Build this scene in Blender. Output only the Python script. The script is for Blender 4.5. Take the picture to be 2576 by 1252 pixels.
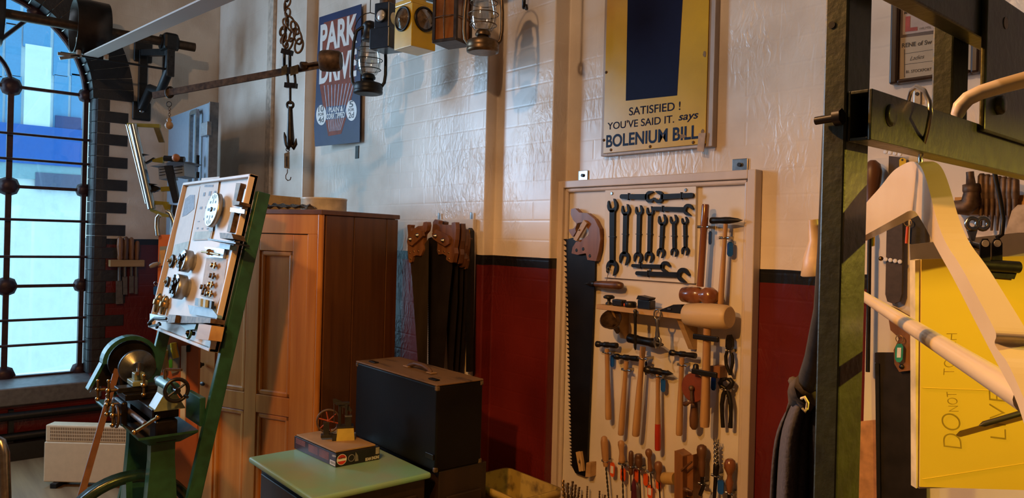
import bpy, math, random
from mathutils import Vector, Matrix
random.seed(7)
for o in list(bpy.data.objects): bpy.data.objects.remove(o)
SC=bpy.context.scene; COL=SC.collection
# ---------------------------------------------------------------- camera (26 mm equivalent, slight roll)
FPX=1860.; RHO=.026; CAM=Vector((0,-2.2,1.6)); TH=math.radians(40)
FW=Vector((-math.cos(TH),math.sin(TH),0)); RT=Vector((math.sin(TH),math.cos(TH),0)); UP=Vector((0,0,1))
cd=bpy.data.cameras.new('camera'); cam=bpy.data.objects.new('camera',cd); COL.objects.link(cam)
cd.sensor_width=36; cd.lens=FPX/2576*36; cd.shift_y=-26/2576; cd.clip_start=.02
cx=RT*math.cos(RHO)+UP*math.sin(RHO); cy=-RT*math.sin(RHO)+UP*math.cos(RHO); cz=-FW
cam.matrix_world=Matrix(((cx.x,cy.x,cz.x,CAM.x),(cx.y,cy.y,cz.y,CAM.y),(cx.z,cy.z,cz.z,CAM.z),(0,0,0,1)))
SC.camera=cam
# ---------------------------------------------------------------- world, lights, exposure
SC.view_settings.view_transform='Standard'; SC.view_settings.look='None'; SC.view_settings.gamma=1
SC.view_settings.exposure=0.0; SC.view_settings.use_curve_mapping=False
w=bpy.data.worlds.new('sky'); SC.world=w; w.use_nodes=True
bg=w.node_tree.nodes['Background']; bg.inputs[0].default_value=(.42,.78,1,1); bg.inputs[1].default_value=2.0
def light(name,typ,loc,power,col,size=.1,aim=None,**k):
    l=bpy.data.lights.new(name,typ); l.energy=power; l.color=col
    if typ=='AREA': l.shape='RECTANGLE'; l.size=size[0]; l.size_y=size[1]
    else: l.shadow_soft_size=size
    for a,b in k.items(): setattr(l,a,b)
    o=bpy.data.objects.new(name,l); COL.objects.link(o); o.location=loc
    if aim is not None: o.rotation_euler=(Vector(aim)-Vector(loc)).to_track_quat('-Z','Y').to_euler()
    return o
WX=-6.1            # face of the window wall
light('pendant_lamp_light','POINT',(-1.40,-2.75,3.30),92,(1,.61,.33),.04)
light('added_cool_window_light','AREA',(WX-.12,-3.3,2.35),165,(.46,.70,1),(1.1,1.9),(-4.0,-.4,2.1))  # extra cool source at an unseen window, added to strengthen the side light
light('daylight_first_window','AREA',(WX-.45,-1.92,1.75),14,(.40,.72,1),(1.3,2.2),(0,-1.92,1.5))
# ---------------------------------------------------------------- pixel -> world helpers (real planes of the room)
def ray(u,v):
    dx,dy=u-1288,v-600; c,s=math.cos(RHO),math.sin(RHO)
    return FW+RT*((dx*c+dy*s)/FPX)+UP*((dx*s-dy*c)/FPX)
def PD(u,v,d): return CAM+ray(u,v)*d
def PY(u,v,y): r=ray(u,v); return CAM+r*((y-CAM.y)/r.y)
def PX(u,v,x): r=ray(u,v); return CAM+r*((x-CAM.x)/r.x)
def PZ(u,v,z): r=ray(u,v); return CAM+r*((z-CAM.z)/r.z)
def PN(u,v,p,n): r=ray(u,v); n=Vector(n); return CAM+r*((Vector(p)-CAM).dot(n)/r.dot(n))
def dep(p): return (Vector(p)-CAM).dot(FW)
def ms(p): return dep(p)/FPX          # metres per pixel there
# ---------------------------------------------------------------- mesh builder
class B:
    def __init__(s): s.v=[]; s.f=[]; s.sm=[]
    def add(s,vs,fs,smooth=False):
        n=len(s.v); s.v+= [Vector(a) for a in vs]
        for f in fs: s.f.append([n+i for i in f]); s.sm.append(smooth)
        return s
    def box(s,c,d,m=None):
        c=Vector(c); x,y,z=[a/2 for a in d]
        vs=[Vector((i*x,j*y,k*z)) for i in(-1,1) for j in(-1,1) for k in(-1,1)]
        if m is not None: vs=[m@a for a in vs]
        return s.add([a+c for a in vs],[(0,1,3,2),(4,6,7,5),(0,4,5,1),(2,3,7,6),(0,2,6,4),(1,5,7,3)])
    def bar(s,a,b,w,h,up=(0,0,1)):            # box from a to b, w across, h along up
        a,b,up=Vector(a),Vector(b),Vector(up); d=(b-a).normalized(); r=d.cross(up).normalized(); u=r.cross(d)
        vs=[p+r*i*w/2+u*j*h/2 for p in(a,b) for i in(-1,1) for j in(-1,1)]
        return s.add(vs,[(0,1,3,2),(4,6,7,5),(0,4,5,1),(2,3,7,6),(0,2,6,4),(1,5,7,3)])
    def hexa(s,p):                            # 8 corners: bottom 4 ring, top 4 ring
        return s.add(p,[(0,3,2,1),(4,5,6,7),(0,1,5,4),(1,2,6,5),(2,3,7,6),(3,0,4,7)])
    def lathe(s,o,ax,prof,n=16,caps=True,arc=None,sq=1):
        o=Vector(o); ax=Vector(ax).normalized(); t=Vector((1,0,0)) if abs(ax.x)<.8 else Vector((0,1,0))
        e=ax.cross(t).normalized(); g=ax.cross(e)
        rings=[]
        for r,h in prof: rings.append([o+ax*h+(e*math.cos(2*math.pi*i/n)+g*math.sin(2*math.pi*i/n)*sq)*r for i in range(n)])
        vs=[p for r in rings for p in r]; fs=[]
        for k in range(len(prof)-1):
            for i in range(n): j=(i+1)%n; fs.append((k*n+i,k*n+j,(k+1)*n+j,(k+1)*n+i))
        s.add(vs,fs,True)
        if caps:
            if prof[0][0]>1e-5: s.add(rings[0],[tuple(range(n))[::-1]])
            if prof[-1][0]>1e-5: s.add(rings[-1],[tuple(range(n))])
        return s
    def cyl(s,a,b,r,r2=None,n=14): 
        a,b=Vector(a),Vector(b); return s.lathe(a,b-a,[(r,0),(r if r2 is None else r2,(b-a).length)],n)
    def turn(s,a,b,prof,n=14,sq=1):           # prof: (t 0..1, radius)
        a,b=Vector(a),Vector(b); L=(b-a).length; return s.lathe(a,b-a,[(r,t*L) for t,r in prof],n,sq=sq)
    def ball(s,c,r,n=12,sc=(1,1,1)):
        c=Vector(c); m=n//2; vs=[];fs=[]
        for k in range(m+1):
            a=math.pi*k/m
            for i in range(n):
                q=2*math.pi*i/n; vs.append(c+Vector((math.sin(a)*math.cos(q)*sc[0],math.sin(a)*math.sin(q)*sc[1],math.cos(a)*sc[2]))*r)
        for k in range(m):
            for i in range(n): j=(i+1)%n; fs.append((k*n+i,(k+1)*n+i,(k+1)*n+j,k*n+j))
        return s.add(vs,fs,True)
    def tube(s,pts,r,n=8,closed=False,caps=True):
        pts=[Vector(p) for p in pts]; N=len(pts); rings=[]; prev=None
        for i,p in enumerate(pts):
            a=pts[i-1] if (i or closed) else p; b=pts[(i+1)%N] if (i<N-1 or closed) else p
            d=(b-a).normalized()
            if prev is None:
                t=Vector((0,0,1)) if abs(d.z)<.9 else Vector((1,0,0)); e=d.cross(t).normalized()
            else: e=(prev-d*prev.dot(d)).normalized()
            prev=e; g=d.cross(e); rr=r[i] if isinstance(r,(list,tuple)) else r
            rings.append([p+(e*math.cos(2*math.pi*k/n)+g*math.sin(2*math.pi*k/n))*rr for k in range(n)])
        fs=[]; M=N if closed else N-1
        for i in range(M):
            for k in range(n): fs.append((i*n+k,i*n+(k+1)%n,((i+1)%N)*n+(k+1)%n,((i+1)%N)*n+k))
        s.add([p for q in rings for p in q],fs,True)
        if not closed and caps: s.add(rings[0],[tuple(range(n))[::-1]]); s.add(rings[-1],[tuple(range(n))])
        return s
    def ring(s,c,nrm,R,r,n=20,m=8,a0=0,a1=360,e=None,sq=1):
        c=Vector(c); nrm=Vector(nrm).normalized(); t=Vector((0,0,1)) if abs(nrm.z)<.9 else Vector((1,0,0))
        e=nrm.cross(t).normalized() if e is None else Vector(e); g=nrm.cross(e)
        full=abs(a1-a0)>=360; K=n if full else n+1
        return s.tube([c+(e*math.cos(math.radians(a0+(a1-a0)*i/n))+g*sq*math.sin(math.radians(a0+(a1-a0)*i/n)))*R for i in range(K)],r,m,closed=full)
    def prism(s,pts,ext):                     # planar outline extruded by vector
        pts=[Vector(p) for p in pts]; ext=Vector(ext); n=len(pts)
        nn=Vector((0,0,0))
        for i in range(n): nn+=pts[i].cross(pts[(i+1)%n])
        if nn.dot(ext)>0: pts=pts[::-1]
        q=[p+ext for p in pts]
        s.add(pts,[tuple(range(n))]); s.add(q,[tuple(range(n))[::-1]])
        return s.add(pts+q,[(i,n+i,n+(i+1)%n,(i+1)%n) for i in range(n)])
    def plate(s,px,y,th): return s.prism([PY(u,v,y) for u,v in px],(0,th,0))   # outline in photo pixels on the plane y
    def plank(s,px,plane,ext): return s.prism([PN(u,v,*plane) for u,v in px],ext)
    def obj(s,name,mat,parent=None,bevel=0,seg=2,sub=0,loc=None):
        base=Vector((0,0,0))
        if parent is not None: base=parent.matrix_world.translation if parent.parent is None else parent.parent.matrix_world.translation if parent.parent.parent is None else parent.parent.parent.matrix_world.translation
        elif s.v:
            lo=[min(p[i] for p in s.v) for i in range(3)]; hi=[max(p[i] for p in s.v) for i in range(3)]
            base=Vector(((lo[0]+hi[0])/2,(lo[1]+hi[1])/2,lo[2]))
        me=bpy.data.meshes.new(name); me.from_pydata([p-base for p in s.v],[],s.f)
        me.polygons.foreach_set('use_smooth',s.sm); me.update()
        o=bpy.data.objects.new(name,me); COL.objects.link(o)
        if mat is not None: me.materials.append(mat)
        if parent is not None: o.parent=parent
        else: o.location=base; o.matrix_world=Matrix.Translation(base)
        if bevel: 
            b=o.modifiers.new('bevel','BEVEL'); b.width=bevel; b.segments=seg; b.limit_method='ANGLE'; b.angle_limit=.6; b.harden_normals=False
        if sub: m=o.modifiers.new('sub','SUBSURF'); m.levels=sub; m.render_levels=sub
        return o
def thing(name,label,cat,loc=(0,0,0),group=None):
    o=bpy.data.objects.new(name,None); COL.objects.link(o); o.empty_display_size=.05
    o.location=loc; o.matrix_world=Matrix.Translation(Vector(loc))
    return tag(o,label,cat,group)
def tag(o,label,cat,group=None):
    o['label']=label; o['category']=cat
    if group: o['group']=group
    return o
def struct(o): o['kind']='structure'; return o
# ---------------------------------------------------------------- materials
MATS={}
def mat(name,col,rough=.5,metal=0,var=.25,scale=30,bump=.15,bscale=None,stretch=(1,1,1),col2=None,emit=0,coat=0,detail=4,trans=0,thr=None,alpha=1,bdist=.002,spec=.5):
    if name in MATS: return MATS[name]
    m=bpy.data.materials.new(name); m.use_nodes=True; nt=m.node_tree; N=nt.nodes; L=nt.links
    p=N['Principled BSDF']; p.inputs['Roughness'].default_value=rough; p.inputs['Metallic'].default_value=metal
    p.inputs['Specular IOR Level'].default_value=spec
    if coat: p.inputs['Coat Weight'].default_value=coat; p.inputs['Coat Roughness'].default_value=.15
    if trans: p.inputs['Transmission Weight'].default_value=trans
    if alpha<1: p.inputs['Alpha'].default_value=alpha
    c2=col2 or tuple(max(0,c*(1-var*1.6)) for c in col)
    tc=N.new('ShaderNodeTexCoord'); mp=N.new('ShaderNodeMapping'); mp.inputs['Scale'].default_value=stretch
    L.new(tc.outputs['Object'],mp.inputs[0])
    nz=N.new('ShaderNodeTexNoise'); nz.inputs['Scale'].default_value=scale; nz.inputs['Detail'].default_value=detail; L.new(mp.outputs[0],nz.inputs[0])
    cr=N.new('ShaderNodeValToRGB'); e=cr.color_ramp.elements
    lo,hi=thr or (.3,.65); e[0].position=lo; e[0].color=(*c2,1); e[1].position=hi; e[1].color=(*col,1)
    L.new(nz.outputs[0],cr.inputs[0]); L.new(cr.outputs[0],p.inputs['Base Color'])
    if emit: L.new(cr.outputs[0],p.inputs['Emission Color']); p.inputs['Emission Strength'].default_value=emit
    if bump:
        nb=nz
        if bscale: nb=N.new('ShaderNodeTexNoise'); nb.inputs['Scale'].default_value=bscale; nb.inputs['Detail'].default_value=5; L.new(mp.outputs[0],nb.inputs[0])
        bp=N.new('ShaderNodeBump'); bp.inputs['Strength'].default_value=bump; bp.inputs['Distance'].default_value=bdist; L.new(nb.outputs[0],bp.inputs['Height']); L.new(bp.outputs[0],p.inputs['Normal'])
    MATS[name]=m; return m
def wood(name,col,dark,rough=.45,axis='z',scale=9,coat=0,bump=.12):
    st={'x':(.12,1.6,1.6),'y':(1.6,.12,1.6),'z':(1.6,1.6,.12)}[axis]
    return mat(name,col,rough,0,scale=scale*2,stretch=st,col2=dark,bump=bump,coat=coat,detail=6)
def wallmat():
    m=bpy.data.materials.new('painted_brickwork'); m.use_nodes=True; nt=m.node_tree; N=nt.nodes; L=nt.links; p=N['Principled BSDF']
    g=N.new('ShaderNodeNewGeometry'); sx=N.new('ShaderNodeSeparateXYZ'); L.new(g.outputs['Position'],sx.inputs[0])
    nz=N.new('ShaderNodeTexNoise'); nz.inputs['Scale'].default_value=3; nz.inputs['Detail'].default_value=6; L.new(g.outputs['Position'],nz.inputs[0])
    wob=N.new('ShaderNodeMath'); wob.operation='MULTIPLY_ADD'; wob.inputs[1].default_value=.012; L.new(nz.outputs[0],wob.inputs[0]); L.new(sx.outputs[2],wob.inputs[2])
    def step(z):
        a=N.new('ShaderNodeMath'); a.operation='GREATER_THAN'; a.inputs[1].default_value=z; L.new(wob.outputs[0],a.inputs[0]); return a
    def mix(f,a,b):
        x=N.new('ShaderNodeMix'); x.data_type='RGBA'; L.new(f.outputs[0],x.inputs[0])
        for s,i in((a,6),(b,7)):
            if isinstance(s,tuple): x.inputs[i].default_value=s
            else: L.new(s,x.inputs[i])
        return x.outputs[2]
    cr=N.new('ShaderNodeValToRGB'); e=cr.color_ramp.elements; e[0].position=.32; e[0].color=(.60,.50,.40,1); e[1].position=.6; e[1].color=(.80,.72,.62,1); L.new(nz.outputs[0],cr.inputs[0])
    n2=N.new('ShaderNodeTexNoise'); n2.inputs['Scale'].default_value=2.2; n2.inputs['Detail'].default_value=8; L.new(g.outputs['Position'],n2.inputs[0])
    cr2=N.new('ShaderNodeValToRGB'); e=cr2.color_ramp.elements; e[0].position=.35; e[0].color=(.085,.008,.008,1); e[1].position=.65; e[1].color=(.15,.014,.012,1); L.new(n2.outputs[0],cr2.inputs[0])
    c1=mix(step(1.484),cr2.outputs[0],(.006,.006,.008,1)); c2=mix(step(1.528),c1,cr.outputs[0]); L.new(c2,p.inputs['Base Color'])
    p.inputs['Roughness'].default_value=.30
    # brick courses under thick paint + paint runs
    ad=N.new('ShaderNodeMath'); L.new(sx.outputs[0],ad.inputs[0]); L.new(sx.outputs[1],ad.inputs[1])
    cb=N.new('ShaderNodeCombineXYZ'); L.new(ad.outputs[0],cb.inputs[0]); L.new(sx.outputs[2],cb.inputs[1])
    br=N.new('ShaderNodeTexBrick'); br.inputs['Scale'].default_value=1; br.inputs['Brick Width'].default_value=.235; br.inputs['Row Height'].default_value=.084; br.inputs['Mortar Size'].default_value=.007; br.inputs['Mortar Smooth'].default_value=1
    for i in(1,2): br.inputs[i].default_value=(1,1,1,1)
    br.inputs[3].default_value=(0,0,0,1); L.new(cb.outputs[0],br.inputs[0])
    mp=N.new('ShaderNodeMapping'); mp.inputs['Scale'].default_value=(1,1,.45); L.new(g.outputs['Position'],mp.inputs[0])
    n3=N.new('ShaderNodeTexNoise'); n3.inputs['Scale'].default_value=28; n3.inputs['Detail'].default_value=3; n3.inputs['Distortion'].default_value=1.5; L.new(mp.outputs[0],n3.inputs[0])
    n4=N.new('ShaderNodeTexNoise'); n4.inputs['Scale'].default_value=2.6; L.new(g.outputs['Position'],n4.inputs[0])
    pw=N.new('ShaderNodeMapRange'); pw.inputs[1].default_value=.42; pw.inputs[2].default_value=.68; L.new(n4.outputs[0],pw.inputs[0])
    mu=N.new('ShaderNodeMath'); mu.operation='MULTIPLY'; L.new(n3.outputs[0],mu.inputs[0]); L.new(pw.outputs[0],mu.inputs[1])
    b1=N.new('ShaderNodeBump'); b1.inputs['Strength'].default_value=.10; b1.inputs['Distance'].default_value=.005; L.new(br.outputs[0],b1.inputs['Height'])
    b2=N.new('ShaderNodeBump'); b2.inputs['Strength'].default_value=.42; b2.inputs['Distance'].default_value=.014; L.new(mu.outputs[0],b2.inputs['Height']); L.new(b1.outputs[0],b2.inputs['Normal'])
    L.new(b2.outputs[0],p.inputs['Normal'])
    return m
def glass(name,col=(1,1,1),rough=.02,mixf=.12):
    if name in MATS: return MATS[name]
    m=bpy.data.materials.new(name); m.use_nodes=True; nt=m.node_tree; N=nt.nodes; L=nt.links; N.remove(N['Principled BSDF'])
    t=N.new('ShaderNodeBsdfTransparent'); t.inputs[0].default_value=(*col,1); g=N.new('ShaderNodeBsdfGlossy'); g.inputs['Roughness'].default_value=rough
    nz=N.new('ShaderNodeTexNoise'); nz.inputs['Scale'].default_value=8; mr=N.new('ShaderNodeMapRange'); mr.inputs[3].default_value=mixf*.5; mr.inputs[4].default_value=mixf*1.5; L.new(nz.outputs[0],mr.inputs[0])
    x=N.new('ShaderNodeMixShader'); L.new(mr.outputs[0],x.inputs[0]); L.new(t.outputs[0],x.inputs[1]); L.new(g.outputs[0],x.inputs[2]); L.new(x.outputs[0],N['Material Output'].inputs[0])
    MATS[name]=m; return m
WALL=wallmat()
M_BLACK=mat('black_iron',(.012,.011,.011),.45,.3,var=.3,bump=.25,scale=60)
M_DKST=mat('dark_steel',(.05,.045,.042),.38,.85,var=.35,scale=40,bump=.12)
M_STEEL=mat('bright_steel',(.42,.41,.4),.28,1,var=.2,scale=50,bump=.05)
M_RUST=mat('rusty_steel',(.16,.10,.06),.55,.6,var=.45,scale=45,bump=.25,col2=(.05,.03,.02))
M_BRASS=mat('brass',(.42,.27,.11),.35,1,var=.3,scale=40,bump=.08)
M_CREAM=mat('cream_painted_board',(.72,.66,.58),.5,var=.08,scale=6,bump=.05,bscale=120)
M_CREAMF=mat('cream_painted_frame',(.62,.53,.46),.42,var=.12,scale=8,bump=.08,bscale=60,stretch=(1,1,.3))
M_HANDLE=wood('ash_handle',(.50,.29,.12),(.33,.16,.06),.5)
M_DKWOOD=wood('dark_wood',(.14,.06,.025),(.05,.02,.01),.4)
M_MIDWOOD=wood('brown_wood',(.26,.11,.04),(.13,.05,.02),.4)
M_PINE=wood('pale_pine',(.52,.34,.16),(.38,.22,.09),.55,axis='x')
M_BLUE=mat('blue_plastic',(.01,.09,.42),.3,var=.1,bump=0)
M_ORANGE=mat('orange_plastic',(.75,.10,.015),.35,var=.1,bump=0)
M_GREEN=mat('green_enamel',(.018,.085,.05),.3,var=.25,scale=25,bump=.08,coat=.3)
M_WHITE=mat('white_paint',(.75,.74,.72),.45,var=.08,bump=.03)
M_YEL=mat('yellow_enamel',(.70,.44,.01),.3,var=.1,scale=15,bump=.04,coat=.3)
M_GLASS=glass('clear_glass',(.95,.97,.97),.03,.14)
# ================================================================ STRUCTURE
H=3.75
M_DULL=mat('dull_brown_wall',(.16,.12,.09),.8)
s0,s1,s2,s3=0,-.083,-.143,-.21; e1,e2,e3=-2.274,-2.652,-4.455
b=B(); prof=[(WX,.25),(WX,s3),(e3,s3),(e3,s2),(e2,s2),(e2,s1),(e1,s1),(e1,s0),(2.2,s0),(2.2,.25)]
b.prism([(x,y,0) for x,y in prof],(0,0,H)); wall_back=struct(b.obj('wall_back',WALL,bevel=.006,seg=2))
M_FLOOR=wood('worn_floor_boards',(.30,.19,.09),(.16,.09,.04),.5,axis='x',scale=4)
floor=struct(B().box((-2,-2.4,-.05),(8.6,5.6,.1)).obj('floor',M_FLOOR))
struct(B().box((-2,-2.4,H+.05),(8.6,5.6,.1)).obj('ceiling',mat('ceiling_plaster',(.22,.18,.14),.8)))
struct(B().box((-2,-5.15,H/2),(8.6,.1,H)).obj('wall_front',M_DULL))
struct(B().box((2.25,-2.4,H/2),(.1,5.4,H)).obj('wall_right',M_DULL))
# window wall with an arched opening and a plain, unseen opening added further along for the cool light
yj=PX(238,600,WX).y; R0=.74; yc=yj-R0; zs=.50; zsp=2.545; TKN=.4
b=B(); N=28
arch=[(yc+R0*math.cos(math.pi*i/N),zsp+R0*math.sin(math.pi*i/N)) for i in range(N+1)]
def quad(p): b.add([(WX,y,z) for y,z in p],[(0,1,2,3)])
for (ya,yb,za,zb) in [(yj,.0,0,H),(yc-R0,yj,0,zs),(-2.75,yc-R0,0,H),(-3.95,-2.75,0,1.2),(-3.95,-2.75,3.3,H),(-5.1,-3.95,0,H)]:
    quad([(ya,za),(yb,za),(yb,zb),(ya,zb)])
for i in range(N): quad([arch[i],(arch[i][0],H),(arch[i+1][0],H),arch[i+1]])
ring=[(yj,zs)]+arch+[(yc-R0,zs)]
for i in range(len(ring)):
    (ya,za),(yb,zb)=ring[i],ring[(i+1)%len(ring)]
    b.add([(WX,ya,za),(WX,yb,zb),(WX-TKN,yb,zb),(WX-TKN,ya,za)],[(0,1,2,3)])
r2=[(-2.75,1.2),(-2.75,3.3),(-3.95,3.3),(-3.95,1.2)]
for i in range(4):
    (ya,za),(yb,zb)=r2[i],r2[(i+1)%4]; b.add([(WX,ya,za),(WX,yb,zb),(WX-.1,yb,zb),(WX-.1,ya,za)],[(0,1,2,3)])
wall_left=struct(b.obj('wall_left',WALL))
M_DBRICK=mat('dark_painted_brick',(.020,.017,.018),.42,var=.4,scale=14,bump=.5,bscale=45,bdist=.004,col2=(.010,.008,.008))
FX=WX-.15                                  # plane of the iron window frame
yf=PX(207,600,FX).y
def brick(y2,z,h):
    r=.045; x1=WX+.010
    pts=[(FX,yj),(x1-r,yj)]+[(x1-r+r*math.sin(a),yj+r-r*math.cos(a)) for a in [math.pi/2*k/4 for k in range(1,5)]]+[(x1,y2),(WX-.05,y2),(FX,y2)]
    pts=[(x,y-(yj-yf)*.55) if i<2 else (x,y-(yj-yf)*.55 if y<yj+r else y) for i,(x,y) in enumerate(pts)]
    return B().prism([(x,y,z) for x,y in pts],(0,0,h)).obj('brick',M_DBRICK,wall_left,bevel=.004,seg=1)
yl,ysh=PX(320,450,WX).y,PX(272,450,WX).y
ch=.0835; nz=int((zsp-zs)/ch)
for k in range(nz):
    z=zsp-(k+1)*ch
    brick((yl if k%2 else ysh)+random.uniform(-.006,.006),z+.002,ch-.004)
nv=34
for k in range(nv):
    a0=math.pi*(k+.03)/nv; a1=math.pi*(k+.97)/nv; ri,ro=R0-.035,R0+.235
    pts=[(yc+r*math.cos(a),zsp+r*math.sin(a)) for r,a in((ri,a0),(ro,a0),(ro,a1),(ri,a1))]
    B().prism([(FX,y,z) for y,z in pts],(WX+.012-FX,0,0)).obj('brick',M_DBRICK,wall_left,bevel=.012,seg=2)
M_SILL=mat('grey_painted_sill',(.15,.15,.16),.4,var=.2,bump=.1)
b=B(); y0s=yc-R0-.1
b.hexa([(FX,y0s,zs-.13),(WX+.06,y0s,zs-.13),(WX+.06,yj+.06,zs-.13),(FX,yj+.06,zs-.13),(FX,y0s,zs+.03),(WX+.06,y0s,zs-.01),(WX+.06,yj+.06,zs-.01),(FX,yj+.06,zs+.03)])
struct(b.obj('trim_1',M_SILL,bevel=.008))
# pipes / ledge along the wall below the window
b=B(); b.cyl((WX+.07,-4,.30),(WX+.07,-.3,.30),.028); b.cyl((WX+.07,-4,.16),(WX+.07,-.3,.16),.028)
for y in(-3,-2,-1.55,-.9): b.box((WX+.04,y,.23),(.06,.03,.22))
tag(b.obj('heating_pipe',M_BLACK),'pair of black heating pipes running along wall under the arched window','pipe')
b=B(); b.box((WX+.05,-2.2,.06),(.1,3.9,.12)); struct(b.obj('baseboard_left',mat('black_skirting',(.012,.01,.01),.45)))
# ---- iron window
win=bpy.data.objects.new('window_1',None); COL.objects.link(win); win.location=(FX,yc,zs); win.matrix_world=Matrix.Translation((FX,yc,zs)); win['kind']='structure'
win['label']='tall arched cast iron window with round bosses and pale panes'
M_IRON=mat('maroon_window_iron',(.05,.018,.022),.4,.2,var=.3,bump=.15)
zb=[PX(20,v,FX).z for v in(216,468,720,966)]; zb[3]=max(zb[3],zs+.045)
ym=PX(18,600,FX).y; ym2=2*yc-ym
b=B()
for y in(ym,ym2): b.bar((FX,y,zb[3]),(FX,y,zb[0]),.036,.03,(1,0,0))
b.obj('mullion',M_IRON,win)
b=B()
for y in(yf,2*yc-yf): b.bar((FX,y,zs),(FX,y,zsp),.03,.05,(1,0,0))
Rf=yf-yc
b.tube([(FX,yc+Rf*math.cos(math.pi*i/30),zsp+Rf*math.sin(math.pi*i/30)) for i in range(31)],.02,6)
b.bar((FX,yf,zs+.02),(FX,2*yc-yf,zs+.02),.04,.04,(0,0,1)); b.obj('frame',M_IRON,win)
for i,z in enumerate(zb[:3]): B().bar((FX,yf,z),(FX,2*yc-yf,z),.024,.022).obj('transom',M_IRON,win)
for z in zb:
    for y in(ym,ym2,yf,2*yc-yf):
        bb=B(); k=1.15 if y in(ym,ym2) else .9
        bb.lathe((FX-.012,y,z),(1,0,0),[(.062*k,0),(.062*k,.014),(.05*k,.022),(.048*k,.034),(.02*k,.042),(0,.043)],8).obj('boss',M_IRON,win)
Rm=ym-yc
B().tube([(FX,yc+Rm*math.cos(math.pi*i/20),zb[0]+Rm*1.15*math.sin(math.pi*i/20)) for i in range(21)],.016,6).obj('tracery_arch',M_IRON,win)
for sgn in(1,-1):
    for A in(58,90):
        a=math.radians(A); p=Vector((FX,yc+sgn*Rf*math.cos(a),zsp+Rf*math.sin(a))); q=Vector((FX,yc+sgn*Rm*.75*math.cos(math.radians(A+6)),zb[0]+Rm*1.15*math.sin(math.radians(A))))
        if A==90 and sgn<0: continue
        B().cyl(p,q,.015,n=6).obj('tracery_bar',M_IRON,win)
        B().lathe(p-Vector((.012,0,0)),(1,0,0),[(.06,0),(.06,.014),(.04,.03),(0,.036)],8).obj('boss',M_IRON,win)
for v in(334,398,551,645,806,870):
    z=PX(10,v,FX+.04).z; B().cyl((FX+.055,yj+.02,z),(FX+.055,2*yc-yj-.02,z),.0095,n=8).obj('guard_bar',M_IRON,win)
# panes
ys=[yf,ym,ym2,2*yc-yf]; zz=[zb[3],zb[2],zb[1],zb[0]]
for i in range(3):
    for j in range(3):
        B().box((FX,(ys[i]+ys[i+1])/2,(zz[j]+zz[j+1])/2),(.004,abs(ys[i]-ys[i+1])-.03,zz[j+1]-zz[j]-.02)).obj('pane',M_GLASS,win)
b=B(); ap=[(FX,yc+(Rf-.01)*math.cos(math.pi*i/24),zb[0]+.012+(zsp-zb[0]+Rf-.02)*math.sin(math.pi*i/24)) for i in range(25)]
b.prism(ap,(.004,0,0)).obj('pane',M_GLASS,win)
# ---- building across the yard
bx=-15.; bl=thing('office_building','pale office building with blue panels outside the window','building',(bx,-3,-1))
MB1=mat('white_render',(.9,.95,.96),.7,var=.03,bump=0); MB2=mat('blue_cladding',(.12,.35,.62),.5,var=.06,bump=0); MB3=mat('deep_blue_fascia',(.02,.13,.50),.5,var=.05,bump=0); MB4=mat('bright_panel',(.88,.95,.96),.5,var=.02,bump=0)
def q(b,px,th=.1): b.prism([PX(u,v,bx) for u,v in px],(-th,0,0)); return b
b=B(); b.box((bx-.3,-4,2.2),(.3,14,7)); b.obj('wall',MB1,bl)
def pr(u0,u1,va,vb,off,name,m):
    a=PX(u0,va,bx); c=PX(u1,vb,bx); z0,z1=sorted((a.z,c.z)); B().box((bx-.15+off,(a.y+c.y)/2,(z0+z1)/2),(.1,abs(c.y-a.y),z1-z0)).obj(name,m,bl)
pr(-300,240,384,330,.06,'fascia',MB3)
for u0,u1 in((14,57),(136,176),(180,238),(-40,10)):
    for va,vb in((320,190),(186,60),(56,-120)): pr(u0,u1,va,vb,0,'panel',MB2)
pr(60,132,322,118,.03,'bright_window',MB4); pr(60,132,112,0,0,'panel',MB2)
pr(90,206,475,440,.04,'low_window',mat('dull_window',(.12,.14,.24),.3,var=.1,bump=0))
pr(140,206,328,296,.05,'dark_window',mat('dark_window',(.04,.07,.22),.3,var=.1,bump=0))
pr(-300,240,426,388,.02,'pale_band',mat('pale_band',(.30,.48,.55),.6,var=.05,bump=0))
# vertical boxing on the pilaster
xb0,xb1=PY(676,300,s3).x,PY(689,300,s3).x
struct(B().box(((xb0+xb1)/2,s3-.012,H/2),(xb1-xb0,.024,H)).obj('trim_2',mat('pale_conduit',(.62,.52,.42),.5),bevel=.003))
# ================================================================ TOOL BOARD ON THE BACK WALL
def zA(x,y): return (1380+x/2.98,400+y/2.98)
def zB(x,y): return (1380+x/2.898,820+y/2.898)
yP,yF=-.016,-.042
tb=thing('tool_board','large cream framed tool board hung on the back wall','tool board',(-1.81,0,.5))
pL,pR=PY(1404,470,yF).x,PY(1900,470,yF).x; zT=1.848; zBt=.50; fwd=.03
B().box(((pL+pR)/2,-.009,(zT+zBt)/2),(pR-pL-.01,.014,zT-zBt-.01)).obj('back_panel',M_CREAM,tb)
for (x0,x1,z0,z1) in((pL,pL+fwd,zBt,zT),(pR-fwd,pR,zBt,zT),(pL+fwd,pR-fwd,zT-fwd,zT),(pL+fwd,pR-fwd,zBt,zBt+fwd)):
    B().box(((x0+x1)/2,yF/2-.001,(z0+z1)/2),(x1-x0,-yF-.002,z1-z0)).obj('frame_rail',M_CREAMF,tb,bevel=.003)
mw=.018      # inner quadrant moulding
xi0,xi1,zi0,zi1=pL+fwd,pR-fwd,zBt+fwd,zT-fwd
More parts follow.
